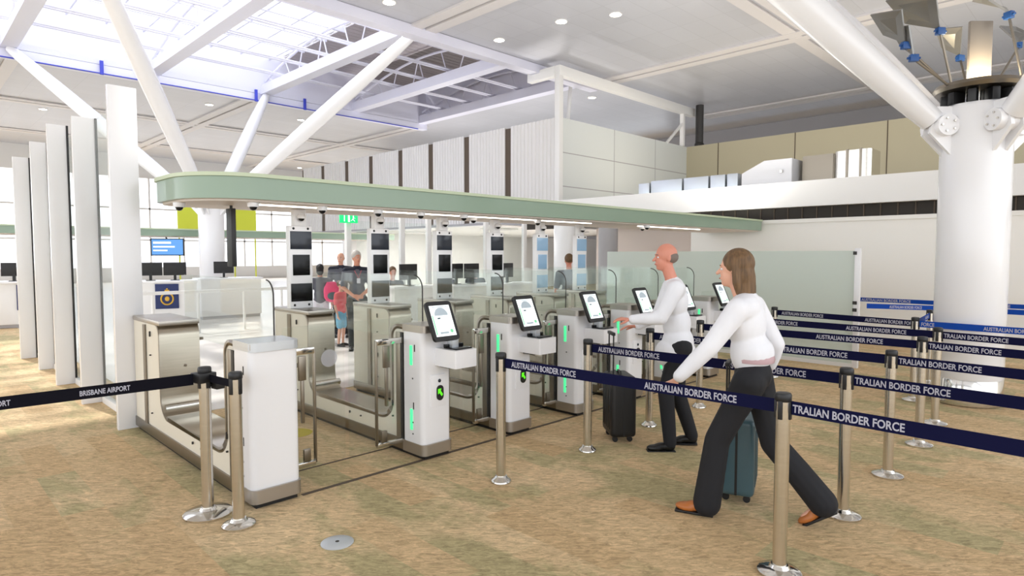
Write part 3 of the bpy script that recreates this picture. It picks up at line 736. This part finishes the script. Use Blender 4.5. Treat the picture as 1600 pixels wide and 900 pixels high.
# floor box cap
r = thing('floor_outlet', 'round steel floor cap set in the carpet at the front', 'floor outlet', (1.86, 3.36, 0))
MB().lathe([(.098, 0), (.098, .004), (.088, .008), (.02, .009)], seg=40).build('plate', 'duct', r)
MB().lathe([(.012, .008), (.012, .0105)], seg=16).build('screw', 'dark_line', r)

# ------------------------------------------------------------------ tree columns
def strut(a, b, r0, rm):
    a, b = Vector(a), Vector(b); n = 16
    pts = [a.lerp(b, i / n) for i in range(n + 1)]
    rr = [r0 + (rm - r0) * math.sin(PI * i / n) ** .7 for i in range(n + 1)]
    return MB().tube(pts, rr, 22)
def tree(label, x, y, ends, full):
    r = thing('tree_column', label, 'column', (x, y, 0))
    MB().lathe([(.345, 0.30), (.352, .31), (.352, 3.42), (.33, 3.46)], seg=48).build('shaft', 'white_gloss', r)
    MB().lathe([(.34, 0), (.352, .01), (.352, .30), (.345, .31)], seg=48).build('base_sleeve', 'chrome', r, label='polished steel base sleeve')
    for ex, ey in ends:
        d = Vector((ex - x, ey - y, 0)).normalized()
        a = d * .42 + Vector((0, 0, 3.22)); b = Vector((ex - x, ey - y, CZ - .05))
        s = strut(a + (b - a).normalized() * .12, b, .13, .21).build('strut', 'white_gloss', r)
        n = d.cross(Vector((0, 0, 1)))
        mb = MB()
        for t in (-.07, .07):
            c = n * t
            mb.prism([(0, 0), (1, 0), (1, 1)], 'z', 0, .001) if False else None
            q = [Vector((0, 0, 2.85)) + d * .3, a + d * .16 + Vector((0, 0, -.08)), a + d * .1 + Vector((0, 0, .22)), Vector((0, 0, 3.44)) + d * .28]
            mb.hexa([tuple(p + c - n * .02) for p in q] + [tuple(p + c + n * .02) for p in q])
        mb.build('bracket', 'white_gloss', r)
        MB().cyl(tuple(a + n * -.17), tuple(a + n * .17), .12, seg=24).build('hinge_pin', 'white_gloss', r)
        mb = MB()
        for k in range(5):
            o_ = a + d * .075 * math.cos(k * 1.257) + Vector((0, 0, .075 * math.sin(k * 1.257)))
            mb.cyl(tuple(o_ - n * .185), tuple(o_ + n * .185), .012, seg=8)
        mb.build('bolts', 'steel', r)
    return r
tree('white round tree column on the left with four branching struts', 6.8, 19.4, ((2.84, 14.6), (10.7, 14.6), (2.84, 24.3), (10.7, 24.3)), False)
T = tree('large white round tree column at the right with branching struts', 8.98, 1.36, ((5.05, 5.6), (13.0, 5.6), (5.05, -3.0), (13.0, -3.0)), True)
# lighting mast on top of the right column
r = thing('light_mast', 'metal ring mast with rods and tilted mirror plates on the right column', 'light mast', (8.98, 1.36, 3.40))
MB().lathe([(.2, .2), (.42, .22), (.44, .26), (.42, .30), (.2, .32)], seg=36).build('ring', 'steel_dark', r)
MB().lathe([(.16, 0), (.16, .32)]).build('hub', 'steel', r)
mb = MB()
for k in range(10):
    a = 2 * PI * k / 10; mb.box(.2, .36, -.04, .04, .06, .2, .01, rot=Matrix.Rotation(a, 3, 'Z'), piv=(0, 0, .13))
mb.build('lamp_heads', 'black', r)
la = bpy.data.lights.new('lamp', 'AREA'); la.size = .5; la.energy = 28; la.color = (1, .82, .55)
lo = bpy.data.objects.new('lamp', la); COL.objects.link(lo); lo.parent = r; lo.location = (0, 0, .34); lo.rotation_euler = (PI, 0, 0)
rz = Matrix.Rotation(-PI / 4, 3, 'Z')
MB().box(-.13, .13, -.02, .02, .3, 1.02, .006, rot=rz, piv=(0, 0, .66)).box(-.02, .16, .05, .08, .3, .93, .006, rot=rz, piv=(0, 0, .6)).build('mast_panel', 'mast_grey', r)
MB().box(-.1, .1, -.19, -.17, .06, .2, .004, rot=rz, piv=(0, 0, .13)).build('name_plate', 'steel', r)
fw = Vector((.7071 * math.cos(PITCH), .7071 * math.cos(PITCH), -math.sin(PITCH))); rt = Vector((.7071, -.7071, 0)); upv = rt.cross(fw)
# rod tips given in metres in the hall: offset from the mast foot, plate size, plate heading
tips = [((-.52, .29, .84), .40, 140), ((.03, -.25, 1.02), .32, 60), ((-.80, .56, .68), .26, 140), ((-.74, .49, .54), .16, 130), ((.85, .33, .85), .24, 150), ((1.35, -.2, 1.0), .26, 20)]
for i, (tp, sz, hd) in enumerate(tips):
    tp = Vector(tp); st = Vector((tp.x, tp.y, 0)).normalized() * .4 + Vector((0, 0, .27))
    rd = MB().cyl(tuple(st), tuple(tp), .014, seg=8).build('rod', 'steel_dark', r)
    MB().box(-.045, .045, -.03, .03, -.03, .05, .008).cyl((-.07, 0, .01), (.07, 0, .01), .014, seg=8).build('joint', 'joint_blue', rd, loc=tp, rot=(0, 0, math.radians(hd)), label='blue clamp joint')
    d = Vector((math.cos(math.radians(hd)), math.sin(math.radians(hd)), 0)); n_ = d.cross(Vector((0, 0, 1)))
    q = [tp + Vector((0, 0, .04)), tp + d * sz * .6 + n_ * sz * .6 + Vector((0, 0, .18)), tp + d * sz * 1.5 + n_ * sz * .2 + Vector((0, 0, .36)), tp + d * sz * .7 - n_ * sz * .65 + Vector((0, 0, .34))]
    nn = (q[1] - q[0]).cross(q[3] - q[0]).normalized() * .012
    MB().hexa([tuple(p - nn) for p in q] + [tuple(p + nn) for p in q]).build('mirror', 'mirror_plate', rd, label='tilted diamond mirror plate')

# plain round columns beyond the gates
for x, y, lb in ((11.3, 9.55, 'white round column beyond the gates, left one of the pair'), (13.3, 9.75, 'white round column beyond the gates, right one of the pair')):
    r = thing('round_column', lb, 'column', (x, y, .0), 0, 'pair of plain round columns')
    MB().lathe([(.25, .12), (.25, 2.58)], seg=36).build('shaft', 'grey_wall' if x > 12 else 'white_gloss', r)
    MB().lathe([(.26, 0.006), (.26, .12)], seg=36).build('base_sleeve', 'chrome', r)

# ceiling downlights
dl = []
def at(px, py, z):
    d = fw + rt * ((px - 800) / 973) + upv * (-(py - 450) / 973)
    t = (z - 1.75) / d.z
    return Vector((0, 0, 1.75)) + d * t
nmz = ['near the top centre above the skylight', 'near the top right of centre', 'above the panelled upper box', 'far left beside the leftmost strut', 'far left over the first thick strut foot',
       'left beyond the skylight, low down', 'just left of the thin strut', 'between the two thin struts low down', 'at the very top centre', 'small one by the crossing seam', 'inside the frame of the upper box']
d0 = None
for i, (px, py) in enumerate(((780, 62), (877, 33), (962, 22), (109, 103), (345, 148), (67, 170), (327, 163), (470, 187), (608, 3), (468, 262), (925, 152))):
    p = at(px, py, CZ)
    lb = 'round ceiling downlight ' + nmz[i]
    if d0 is None:
        d0 = thing('downlight', lb, 'ceiling light', p, 0, 'round downlights in the ceiling')
        MB().lathe([(.15, -.02), (.17, -.02), (.17, -.001)], seg=24).build('ring', 'white_paint', d0)
        MB().lathe([(.145, -.024), (.145, -.012)], seg=24).build('diffuser', 'lamp', d0)
    else: dup(d0, p, label=lb)

# ------------------------------------------------------------------ far side: desks, displays, partition posts
def desk(x, y, w, label, emblem, rz=0):
    r = thing('service_desk', label, 'desk', (x, y, .006), rz, 'white service desks')
    MB().box(-w / 2, w / 2, 0, .5, .08, 1.05, .01).build('front_panel', 'white_paint', r)
    MB().box(-w / 2 - .03, w / 2 + .03, -.06, .6, 1.05, 1.1, .008).build('counter_top', 'white_gloss', r)
    MB().box(-w / 2 + .03, w / 2 - .03, .03, .47, 0, .08).build('plinth', 'grey_wall', r)
    if emblem:
        e = MB().box(-.25, .25, -.03, -.005, .42, 1.02, .004).build('emblem_panel', 'emblem_blue', r)
        g = MB(); pts = [(.13 * math.cos(t / 20 * 2 * PI), -.036, .66 + .14 * math.sin(t / 20 * 2 * PI)) for t in range(21)]
        g.tube(pts, .018, 8); g.sph((0, -.034, .66), (.05, .01, .06), 12).box(-.05, .05, -.04, -.03, .84, .88).sph((0, -.035, .9), .02, 8)
        g.build('crest', 'gold', e, label='gold crest')
    return r
desk(2.35, 18.6, 1.5, 'far left white desk with a blue crest panel', True, -.2)
desk(4.75, 16.6, 1.3, 'white desk with a blue crest panel seen right of the nearest fin', True, -.3)
desk(6.6, 17.4, 1.6, 'plain white desk right of the crested desk', False)
dk = ['first of the white desks behind the officers', 'white desk behind the third camera tower', 'white desk behind the fourth camera tower', 'white desk in front of the left round column', 'white desk at the right end of the desk row']
dk[0] = 'first of the white desks right of the officers'
for i in range(3): desk(7.55 + i * 1.2, 10.2 - .2 * i, 1.08, dk[i], False, -.16)
def monitor(x, y, z, w, h, rz, label, m='screen_grey'):
    r = thing('monitor', label, 'monitor', (x, y, z), rz, 'monitors on the desks')
    MB().box(-w / 2, w / 2, -.02, .02, .12, .12 + h, .006).build('housing', 'black', r)
    MB().box(-w / 2 + .015, w / 2 - .015, -.025, -.019, .135, .105 + h).build('screen', m, r)
    MB().box(-.03, .03, 0, .04, .01, .2).box(-.1, .1, -.06, .08, 0, .012, .003).build('stand', 'black', r)
mi = 0
for x, y, lb in ((2.1, 18.85, 'dark monitor on the far left crested desk'), (2.7, 18.7, 'second dark monitor on the far left crested desk'), (4.5, 16.95, 'dark monitor on the crested desk by the nearest fin'), (5.0, 16.8, 'dark monitor, right one on the crested desk'), (6.5, 17.7, 'dark monitor on the plain white desk'),
                 (7.5, 10.5, 'monitor on the desk behind the officers'), (8.6, 10.32, 'monitor left of the third tower on the desk row'), (9.0, 10.25, 'monitor right of the third tower on the desk row'), (9.9, 10.08, 'monitor on the third desk of the row')):
    monitor(x, y, 1.106, .5, .32, PI * .9 if y > 12 else PI + .2, lb)
r = thing('hanging_screen', 'lit blue flight information screen below the far canopy', 'screen', (5.95, 20.6, 1.70))
MB().box(-.45, .45, -.03, .03, 0, .52, .008).build('housing', 'black', r, rot=(0, 0, -.5))
MB().box(-.42, .42, -.036, -.03, .03, .49).build('screen', 'screen_blue', r, rot=(0, 0, -.5))
MB().box(-.38, .1, -.038, -.036, .36, .42).box(-.38, .2, -.038, -.036, .25, .29).box(-.38, .0, -.038, -.036, .14, .18).build('screen_rows', 'screen_on', r, rot=(0, 0, -.5))
MB().cyl((0, 0, .5), (0, 0.15, .55), .02, seg=8).build('hanger', 'black', r)
for x, lb in ((7.45, 'lime yellow translucent banner left of the round tree column'), (9.3, 'lime yellow translucent banner right of the round tree column')):
    tag(MB().box(-.42, .42, -.02, .02, 2.6, 3.5).box(-.4, -.36, -.02, .02, 0, 2.6).box(.36, .4, -.02, .02, 0, 2.6).build('banner', 'lime', loc=(x, 23.2, 0)), lb, 'banner', 'lime banners')
pl = ['white partition post below the exit sign', 'white partition post left of the third tower', 'wide white partition post left of the third tower', 'white partition post left of the fourth tower', 'white partition post right of the fourth tower']
for i, x in enumerate((7.3, 8.75, 9.55, 11.5, 13.0)):
    r = thing('partition_post', pl[i], 'post', (x, 12.5, .006), 0, 'white posts of the glazed partition')
    MB().box(-.06, .06, -.05, .05, 0, 2.9, .005).build('upright', 'white_paint', r)
    MB().box(-.1, .1, -.09, .09, 0, .02).build('foot', 'white_paint', r)
r = thing('glazed_partition', 'clear glass partition carried by the white posts', 'partition', (7.5, 12.5, 0))
for x0, x1 in ((.02, 1.18), (1.32, 1.98), (2.12, 3.93), (4.07, 5.43)): MB().box(x0, x1, -.006, .006, .1, 2.5).build('pane', 'clear_glass', r)
sg = thing('hand_rail', 'white low rail on legs in front of the far crested desk', 'rail', (4.3, 14.6, .006))
MB().box(-.6, 2.6, -.03, .03, .88, .95, .01).build('rail', 'white_paint', sg)
for x in (-.4, .5, 1.5, 2.4): MB().cyl((x, 0, 0), (x, 0, .89), .03, seg=10).build('leg', 'white_paint', sg)

# ------------------------------------------------------------------ luggage
def suitcase(label, loc, rz, w, d, h, m, handle=.4):
    r = thing('suitcase', label, 'suitcase', loc, rz, None)
    MB().box(-w / 2, w / 2, -d / 2, d / 2, .05, h, .045, 4).build('shell', m, r)
    mb = MB()
    for i in range(5): mb.box(-w / 2 + .06 + i * (w - .12) / 4 - .006, -w / 2 + .06 + i * (w - .12) / 4 + .006, -d / 2 - .005, d / 2 + .005, .12, h - .08, .002)
    mb.build('ribs', m, r)
    MB().box(-w / 2 - .002, w / 2 + .002, -.008, .008, .06, h + .002).build('zip', 'black', r)
    for sx in (-1, 1):
        for sy in (-1, 1):
            q = MB().cyl((sx * (w / 2 - .06) - .012, sy * (d / 2 - .05), .025), (sx * (w / 2 - .06) + .012, sy * (d / 2 - .05), .025), .025, seg=14)
            q.box(sx * (w / 2 - .06) - .016, sx * (w / 2 - .06) + .016, sy * (d / 2 - .05) - .012, sy * (d / 2 - .05) + .012, .02, .07); q.build('wheel', 'black', r)
    MB().cyl((-.08, d / 2 - .04, h - .02), (-.08, d / 2 - .04, h + handle), .007, seg=8).cyl((.08, d / 2 - .04, h - .02), (.08, d / 2 - .04, h + handle), .007, seg=8).box(-.095, .095, d / 2 - .055, d / 2 - .025, h + handle - .01, h + handle + .02, .006).build('pull_handle', 'black', r)
    MB().tube([(-.06, 0, h - .01), (-.05, 0, h + .025), (.05, 0, h + .025), (.06, 0, h - .01)], .009, 8).build('grip', 'black', r)
    return r
suitcase('black upright suitcase standing left of the man', (4.86, 3.42, 0), PI / 4 + .1, .36, .24, .62, 'case_black', .38)
suitcase('dark teal cabin suitcase beside the walking woman', (4.30, 1.98, 0), .35, .35, .24, .60, 'case_teal', .36)

# ------------------------------------------------------------------ people
def remesh(o, vox, sm=6, fac=.6):
    m = o.modifiers.new('remesh', 'REMESH'); m.mode = 'VOXEL'; m.voxel_size = vox; m.use_smooth_shade = True
    s = o.modifiers.new('smooth', 'SMOOTH'); s.iterations = sm; s.factor = fac
V = Vector
def hand(mb, wrist, d, side, palmn, s=1.0, curl=.5):
    # d: direction along the hand, palmn: palm normal, thumb on side
    d = d.normalized(); p = palmn.normalized(); l = d.cross(p).normalized() * side
    w = V(wrist)
    for t in (-.024, -.008, .008, .024): mb.capsule(w + d * .01 * s, w + d * .085 * s + l * t * s, .014 * s, .0125 * s, 8)
    for k, (t, ln) in enumerate(((.029, .068), (.010, .078), (-.010, .072), (-.028, .056))):
        a = w + d * .085 * s + l * t * s; q = [a]; dd = d.copy()
        for j in range(3):
            dd = (dd * math.cos(curl * .8) + p * math.sin(curl * .8)).normalized(); a = a + dd * ln * s * (.44, .32, .24)[j]; q.append(a)
        mb.chain(q, [.0098 * s, .0092 * s, .0084 * s, .0072 * s], 8)
    a = w + d * .03 * s + l * .026 * s; b = a + (d * .5 + l * .8 + p * .25).normalized() * .042 * s; c = b + (d * .9 + l * .2 + p * .4).normalized() * .034 * s
    mb.chain([a, b, c], [.014 * s, .0115 * s, .009 * s], 8)
def person(label, loc, rz, J, cl, s=1.0, vox=.009, hair='short', hairm='hair_brown', skin='skin', sleeves='long', glasses=False, female=False, flare=0, curl=.5, cap=False, shorts=False, look=0, shoe='shoe_black', group=None):
    """local frame: +x forward, +y left, feet on z=0. J holds joint positions in metres for a 1.78 m figure."""
    r = thing('person', label, 'person', loc, rz, group); r.scale = (s, s, s)
    g = {k: V(v) for k, v in J.items()}
    pel, ch, nk, hd = g['pelvis'], g['chest'], g['neck'], g['head']
    # ---- body
    b = MB()
    fs = .8 if female else 1
    b.chain([pel, pel.lerp(ch, .5), ch], [.095 * fs, .09 * fs, .10 * fs]); b.sph(ch + V((0, 0, -.02)), (.095 * fs, .14 * fs, .13 * fs), 16)
    b.chain([ch + V((0, 0, .1)), nk, hd + V((-.01, 0, -.06))], [.07, .055, .052])
    HR = Matrix.Rotation(look, 3, 'Z')
    def h(x, y, z): return hd + HR @ V((x, y, z))
    b.sph(h(-.012, 0, .03), (.096, .075, .10), 20, HR); b.sph(h(.018, 0, -.035), (.07, .056, .082), 18, HR); b.sph(h(.05, 0, -.085), (.032, .03, .026), 12, HR)
    b.capsule(h(.082, 0, .012), h(.108, 0, -.022), .009, .013, 8); b.sph(h(.075, 0, .028), (.018, .048, .012), 10, HR)
    b.capsule(h(.08, -.014, -.056), h(.08, .014, -.056), .010, .010, 8)
    for sd in (-1, 1):
        b.sph(h(-.012, sd * .076, -.005), (.018, .009, .03), 10, HR)
        S = 'L' if sd > 0 else 'R'
        sh, el, wr, hp, kn, an = (g[S + k] for k in ('sh', 'el', 'wr', 'hip', 'kn', 'an'))
        b.chain([ch + V((0, sd * .08, .08)), sh, sh.lerp(el, .5), el, el.lerp(wr, .35), wr], [.07, .055, .046, .038, .038, .026])
        pn = g.get(S + 'palm', V((0, -sd, 0)))
        hand(b, wr, (wr - el) if S + 'hand' not in g else g[S + 'hand'], sd if S + 'flip' not in g else -sd, pn, 1.0, curl)
        b.chain([pel, hp, hp.lerp(kn, .5), kn, kn.lerp(an, .3), an], [.10, .092, .072, .053, .052, .036])
        ft = g[S + 'ft']; b.capsule(an + V((0, 0, -.03)), an + ft * .13 + V((0, 0, -.055)), .034, .024, 10)
    bo = b.build('body', skin, r); remesh(bo, min(vox, .0062) if vox < .01 else vox, 4, .5)
    # ---- face
    for sd in (-1, 1):
        MB().sph(h(.074, sd * .03, .006), (.010, .013, .008), 12, HR).build('eye', 'white_gloss', r)
        MB().sph(h(.0815, sd * .03, .006), (.004, .006, .006), 10, HR).build('iris', 'eye_dark', r)
        MB().capsule(h(.087, sd * .017, .03), h(.079, sd * .046, .03), .0045, .003, 6).build('eyebrow', hairm, r)
    MB().capsule(h(.089, -.018, -.056), h(.089, .018, -.056), .0045, .0045, 6).build('mouth', 'lip', r)
    # ---- hair
    m = MB()
    if hair == 'short': m.sph(h(-.028, 0, .050), (.106, .088, .098), 18, HR)
    elif hair == 'bald': m.sph(h(-.038, 0, .008), (.080, .078, .062), 18, HR)
    else:
        m.sph(h(-.026, 0, .045), (.104, .088, .102), 20, HR); m.sph(h(-.06, 0, -.03), (.07, .082, .10), 18, HR)
        if hair == 'long': m.chain([h(-.065, 0, -.04), h(-.075, 0, -.14), h(-.07, 0, -.19)], [.07, .065, .04]); [m.chain([h(-.02, q * .07, .03), h(-.03, q * .078, -.08), h(-.04, q * .065, -.15)], [.025, .026, .015]) for q in (-1, 1)]
        if hair == 'bun': m.sph(h(-.11, 0, .06), .045, 12)
    ho = m.build('hair', hairm, r); remesh(ho, max(vox, .008), 3, .4)
    if cap:
        q = MB().sph(h(-.012, 0, .062), (.106, .086, .075), 18, HR); q.capsule(h(.07, -.03, .065), h(.07, .03, .065), .035, .035, 10); cq = q.build('cap', 'pale_cloth', r); remesh(cq, .01, 2, .3)
    # ---- top
    t = MB(); mid = pel.lerp(ch, .45); hem = pel + V((0, 0, cl.get('hem', -.06)))
    cw = .165 if not female else .145
    t.sph(ch + V((0, 0, .0)), (.128, cw, .17), 20); t.sph(mid, (.125, cw - (.02 if not female else .012), .17), 18); t.sph(hem + V((0, 0, .09)), (.13, cw - .005, .12), 18)
    if cl.get('jacket'): t.sph(pel + V((0.03, 0, -.09)), (.185, .19, .14), 20); t.sph(pel + V((0.06, 0, -.12)), (.16, .16, .11), 20); t.sph(pel + V((0.01, 0, -.0)), (.14, .17, .16), 20)
    t.chain([ch + V((0, 0, .13)), nk + V((-.01, 0, -.035))], [.09, .064])
    for sd in (-1, 1):
        S = 'L' if sd > 0 else 'R'; sh, el, wr = g[S + 'sh'], g[S + 'el'], g[S + 'wr']
        t.chain([ch + V((0, sd * .06, .10)), sh], [.10, .076])
        if sleeves == 'long': t.chain([sh, sh.lerp(el, .5), el, el.lerp(wr, .5), el.lerp(wr, .93)], [.076, .068, .06, .054, .044])
        else: t.chain([sh, sh.lerp(el, .8)], [.074, .062])
    to = t.build('shirt' if not cl.get('jacket') else 'jacket', cl['top'], r); remesh(to, vox * 1.25, 5, .6)
    if cl.get('yoke'):
        y = MB()
        for sd in (-1, 1):
            S = 'L' if sd > 0 else 'R'; y.chain([ch + V((0, sd * .05, .135)), g[S + 'sh'] + V((0, sd * .005, .018))], [.086, .07])
        y.chain([ch + V((0, 0, .15)), nk], [.08, .066]); yo = y.build('shoulder_yoke', cl['yoke'], r); remesh(yo, .012, 3, .5)
    # ---- trousers
    q = MB(); q.sph(pel + V((0, 0, .01)), (.118, cw - .012, .12), 18)
    for sd in (-1, 1):
        S = 'L' if sd > 0 else 'R'; hp, kn, an = g[S + 'hip'], g[S + 'kn'], g[S + 'an']
        if shorts: q.chain([pel, hp, hp.lerp(kn, .8)], [.1, .1, .1])
        else: q.chain([pel, hp, hp.lerp(kn, .5), kn, kn.lerp(an, .5), an + V((0, 0, -.01))], [.105, .108, .088, .072 + flare * .3, .066 + flare * .6, .058 + flare])
    qo = q.build('trousers' if not shorts else 'shorts', cl['legs'], r); remesh(qo, vox * 1.25, 5, .6)
    if cl.get('belt'): MB().lathe([(.128, 0), (.134, .02), (.128, .045)], pel + V((0, 0, .09)), 24).build('waist_belt', cl['belt'], r)
    # ---- shoes
    for sd in (-1, 1):
        S = 'L' if sd > 0 else 'R'; an, ft = g[S + 'an'], V(g[S + 'ft']).normalized()
        pitch = math.atan2(-ft.z, math.hypot(ft.x, ft.y)); yaw = math.atan2(ft.y, ft.x)
        RM = Matrix.Rotation(yaw, 3, 'Z') @ Matrix.Rotation(pitch, 3, 'Y')
        sb = MB(); tr = an + RM @ V((.055, 0, -.055))
        sb.sph(tr + RM @ V((.075, 0, -.002)), (.08, .045, .030), 16, RM); sb.sph(tr + RM @ V((-.045, 0, .012)), (.062, .038, .045), 16, RM); sb.sph(tr + RM @ V((.01, 0, .012)), (.085, .040, .034), 16, RM)
        so_ = sb.build('shoe', shoe, r); remesh(so_, .008, 3, .4)
        MB().box(-.1, .15, -.04, .04, -.012, 0.004, .004).build('sole', 'black', so_, loc=tr + RM @ V((0, 0, -.026)), rot=RM.to_euler())
    return r
def stand(**kw):
    J = dict(pelvis=(0, 0, .94), chest=(-.01, 0, 1.30), neck=(0, 0, 1.50), head=(.02, 0, 1.665),
             Lsh=(-.01, .19, 1.42), Rsh=(-.01, -.19, 1.42), Lel=(-.03, .25, 1.12), Rel=(-.03, -.25, 1.12), Lwr=(.05, .25, .87), Rwr=(.05, -.25, .87),
             Lhip=(0, .09, .90), Rhip=(0, -.09, .90), Lkn=(.02, .10, .49), Rkn=(.02, -.10, .49), Lan=(-.02, .11, .085), Ran=(-.02, -.11, .085), Lft=(1, .12, 0), Rft=(1, -.12, 0))
    J.update(kw); return J
# man in white reaching to the gate
person('man in white jacket and black trousers reaching towards the gate', (4.97, 2.88, 0), math.radians(128),
       stand(pelvis=(-.02, 0, .96), chest=(.03, 0, 1.33), neck=(.06, 0, 1.54), head=(.11, 0, 1.715), Lsh=(.04, .19, 1.45), Rsh=(.04, -.19, 1.45),
             Lel=(.17, .24, 1.20), Lwr=(.42, .20, 1.18), Rel=(.14, -.25, 1.18), Rwr=(.34, -.17, 1.08), Lhand=(1, -.1, .05), Rhand=(1, .2, .0), Lpalm=(0, -.2, -1), Rpalm=(0, .2, -1),
             Rhip=(-.02, -.09, .92), Lhip=(-.02, .09, .92), Lkn=(.10, .09, .52), Lan=(.06, .10, .085), Rkn=(-.02, -.09, .50), Ran=(-.16, -.10, .10), Rft=(1, -.1, -.05), Lft=(1, .1, 0)),
       dict(top='shirt_white', legs='trouser_black', hem=-.09, jacket=True), 1.0, .008, 'bald', 'hair_grey', 'skin_red', curl=.35, look=.15)
# woman striding
person('woman in white blouse and wide black trousers striding past the belts', (3.97, 1.74, 0), math.radians(104),
       stand(pelvis=(0, 0, .96), chest=(.05, 0, 1.30), neck=(.08, 0, 1.48), head=(.13, 0, 1.645), Lsh=(.07, .165, 1.40), Rsh=(.03, -.165, 1.40),
             Lel=(.22, .25, 1.16), Lwr=(.42, .27, .94), Lhand=(.7, 0, -.7), Lpalm=(0, -1, 0), Rel=(-.10, -.24, 1.14), Rwr=(-.06, -.29, .98), Rpalm=(1, 0, 0), Rhand=(.2, -.1, -1),
             Lhip=(.01, .085, .92), Rhip=(-.01, -.085, .92), Lkn=(.20, .09, .52), Lan=(.26, .09, .095), Lft=(1, .1, 0), Rkn=(-.12, -.09, .50), Ran=(-.42, -.10, .17), Rft=(.8, 0, -.55)),
       dict(top='shirt_white', legs='trouser_black', hem=.06, belt='belt_leather'), 1.0, .008, 'long', 'hair_brown', 'skin_pale', female=True, flare=.035, curl=.7, shoe='shoe_tan')
# people beyond the gates
def badge(p):
    MB().box(-.004, .004, -.03, .03, 0, .09, .002).build('badge', 'pale_cloth', p, loc=(.135, .02, 1.22))
    MB().tube([(.125, -.05, 1.45), (.14, .02, 1.31), (.125, .07, 1.45)], .004, 6).build('lanyard', 'coral', p)
clasp = stand(Lel=(.06, .25, 1.14), Lwr=(.22, .05, 1.0), Lhand=(.3, -1, 0), Lpalm=(-1, 0, 0), Rel=(.06, -.25, 1.14), Rwr=(.22, -.05, .98), Rhand=(.3, 1, 0), Rpalm=(-1, 0, 0))
of = person('officer with grey hair and clasped hands standing beyond the first lane', (6.0, 9.98, .006), math.radians(-118), clasp, dict(top='officer_grey', legs='trouser_black', yoke='officer_navy'), 1.0, .013, 'short', 'hair_white', 'skin', 'short', look=.3)
badge(of)
person('bearded officer standing behind the grey haired officer', (6.7, 11.78, .006), math.radians(-125), stand(), dict(top='officer_grey', legs='trouser_black', yoke='officer_navy'), .99, .015, 'bald', 'hair_brown', 'skin_pale', 'short', look=-.2)
w = person('woman in grey top seen from behind wearing a pink backpack', (6.0, 11.35, .006), math.radians(60), stand(), dict(top='officer_grey', legs='pale_cloth'), .86, .015, 'bun', 'hair_black', 'skin', 'short')
bp = thing('backpack', 'pink backpack carried by the woman in the grey top', 'backpack', (6.1, 11.08, .82), math.radians(-20))
q = MB().sph((0, 0, .2), (.16, .11, .2), 16).sph((0, 0, .12), (.155, .12, .13), 16); bo = q.build('bag', 'pink', bp); remesh(bo, .015, 3, .4)
MB().tube([(-.09, .08, .02), (-.1, .15, .15), (-.09, .13, .32), (-.07, .05, .38)], .015, 8).build('strap', 'pink', bp); MB().tube([(.09, .08, .02), (.1, .15, .15), (.09, .13, .32), (.07, .05, .38)], .015, 8).build('strap', 'pink', bp)
MB().sph((0, -.09, .12), (.1, .05, .08), 12).build('pocket', 'case_teal', bp)
person('child in coral shirt, blue shorts and pale cap', (6.03, 10.62, .006), math.radians(-60), stand(), dict(top='coral', legs='denim'), .69, .018, 'short', 'hair_brown', 'skin_pale', 'short', cap=True, shorts=True)
person('man in grey shirt seen from behind beyond the farthest gate', (8.95, 7.45, .006), math.radians(50), stand(), dict(top='shirt_grey', legs='trouser_black'), .97, .013, 'short', 'hair_brown', 'skin_red', 'short')
seat = stand(pelvis=(0, 0, .62), chest=(.03, 0, .97), neck=(.05, 0, 1.17), head=(.08, 0, 1.33), Lsh=(.03, .19, 1.09), Rsh=(.03, -.19, 1.09), Lel=(.1, .24, .84), Rel=(.1, -.24, .84), Lwr=(.34, .16, .86), Rwr=(.34, -.16, .86),
             Lhip=(.02, .09, .6), Rhip=(.02, -.09, .6), Lkn=(.42, .1, .55), Rkn=(.42, -.1, .55), Lan=(.40, .1, .085), Ran=(.40, -.1, .085))
for i, (x, y, lb, hm) in enumerate(((7.95, 11.75, 'seated desk officer left of the third camera tower', 'hair_brown'), (9.25, 11.5, 'seated desk officer right of the third camera tower', 'hair_grey'), (10.2, 11.5, 'seated desk officer with black hair left of the fourth camera tower', 'hair_black'))):
    person(lb, (x, y, .006), math.radians(-110), seat, dict(top='officer_navy', legs='trouser_black'), 1.0, .018, 'short', hm, 'skin', 'short', group=None)
    c = thing('office_chair', ['dark stool under the officer left of the third tower', 'dark stool under the officer right of the third tower', 'dark stool under the black haired officer'][i], 'chair', (x, y, .006))
    MB().lathe([(.2, .44), (.22, .47), (.2, .5)]).build('seat', 'black', c); MB().lathe([(.2, 0), (.2, .02), (.03, .05), (.03, .44)]).build('pedestal', 'steel', c)
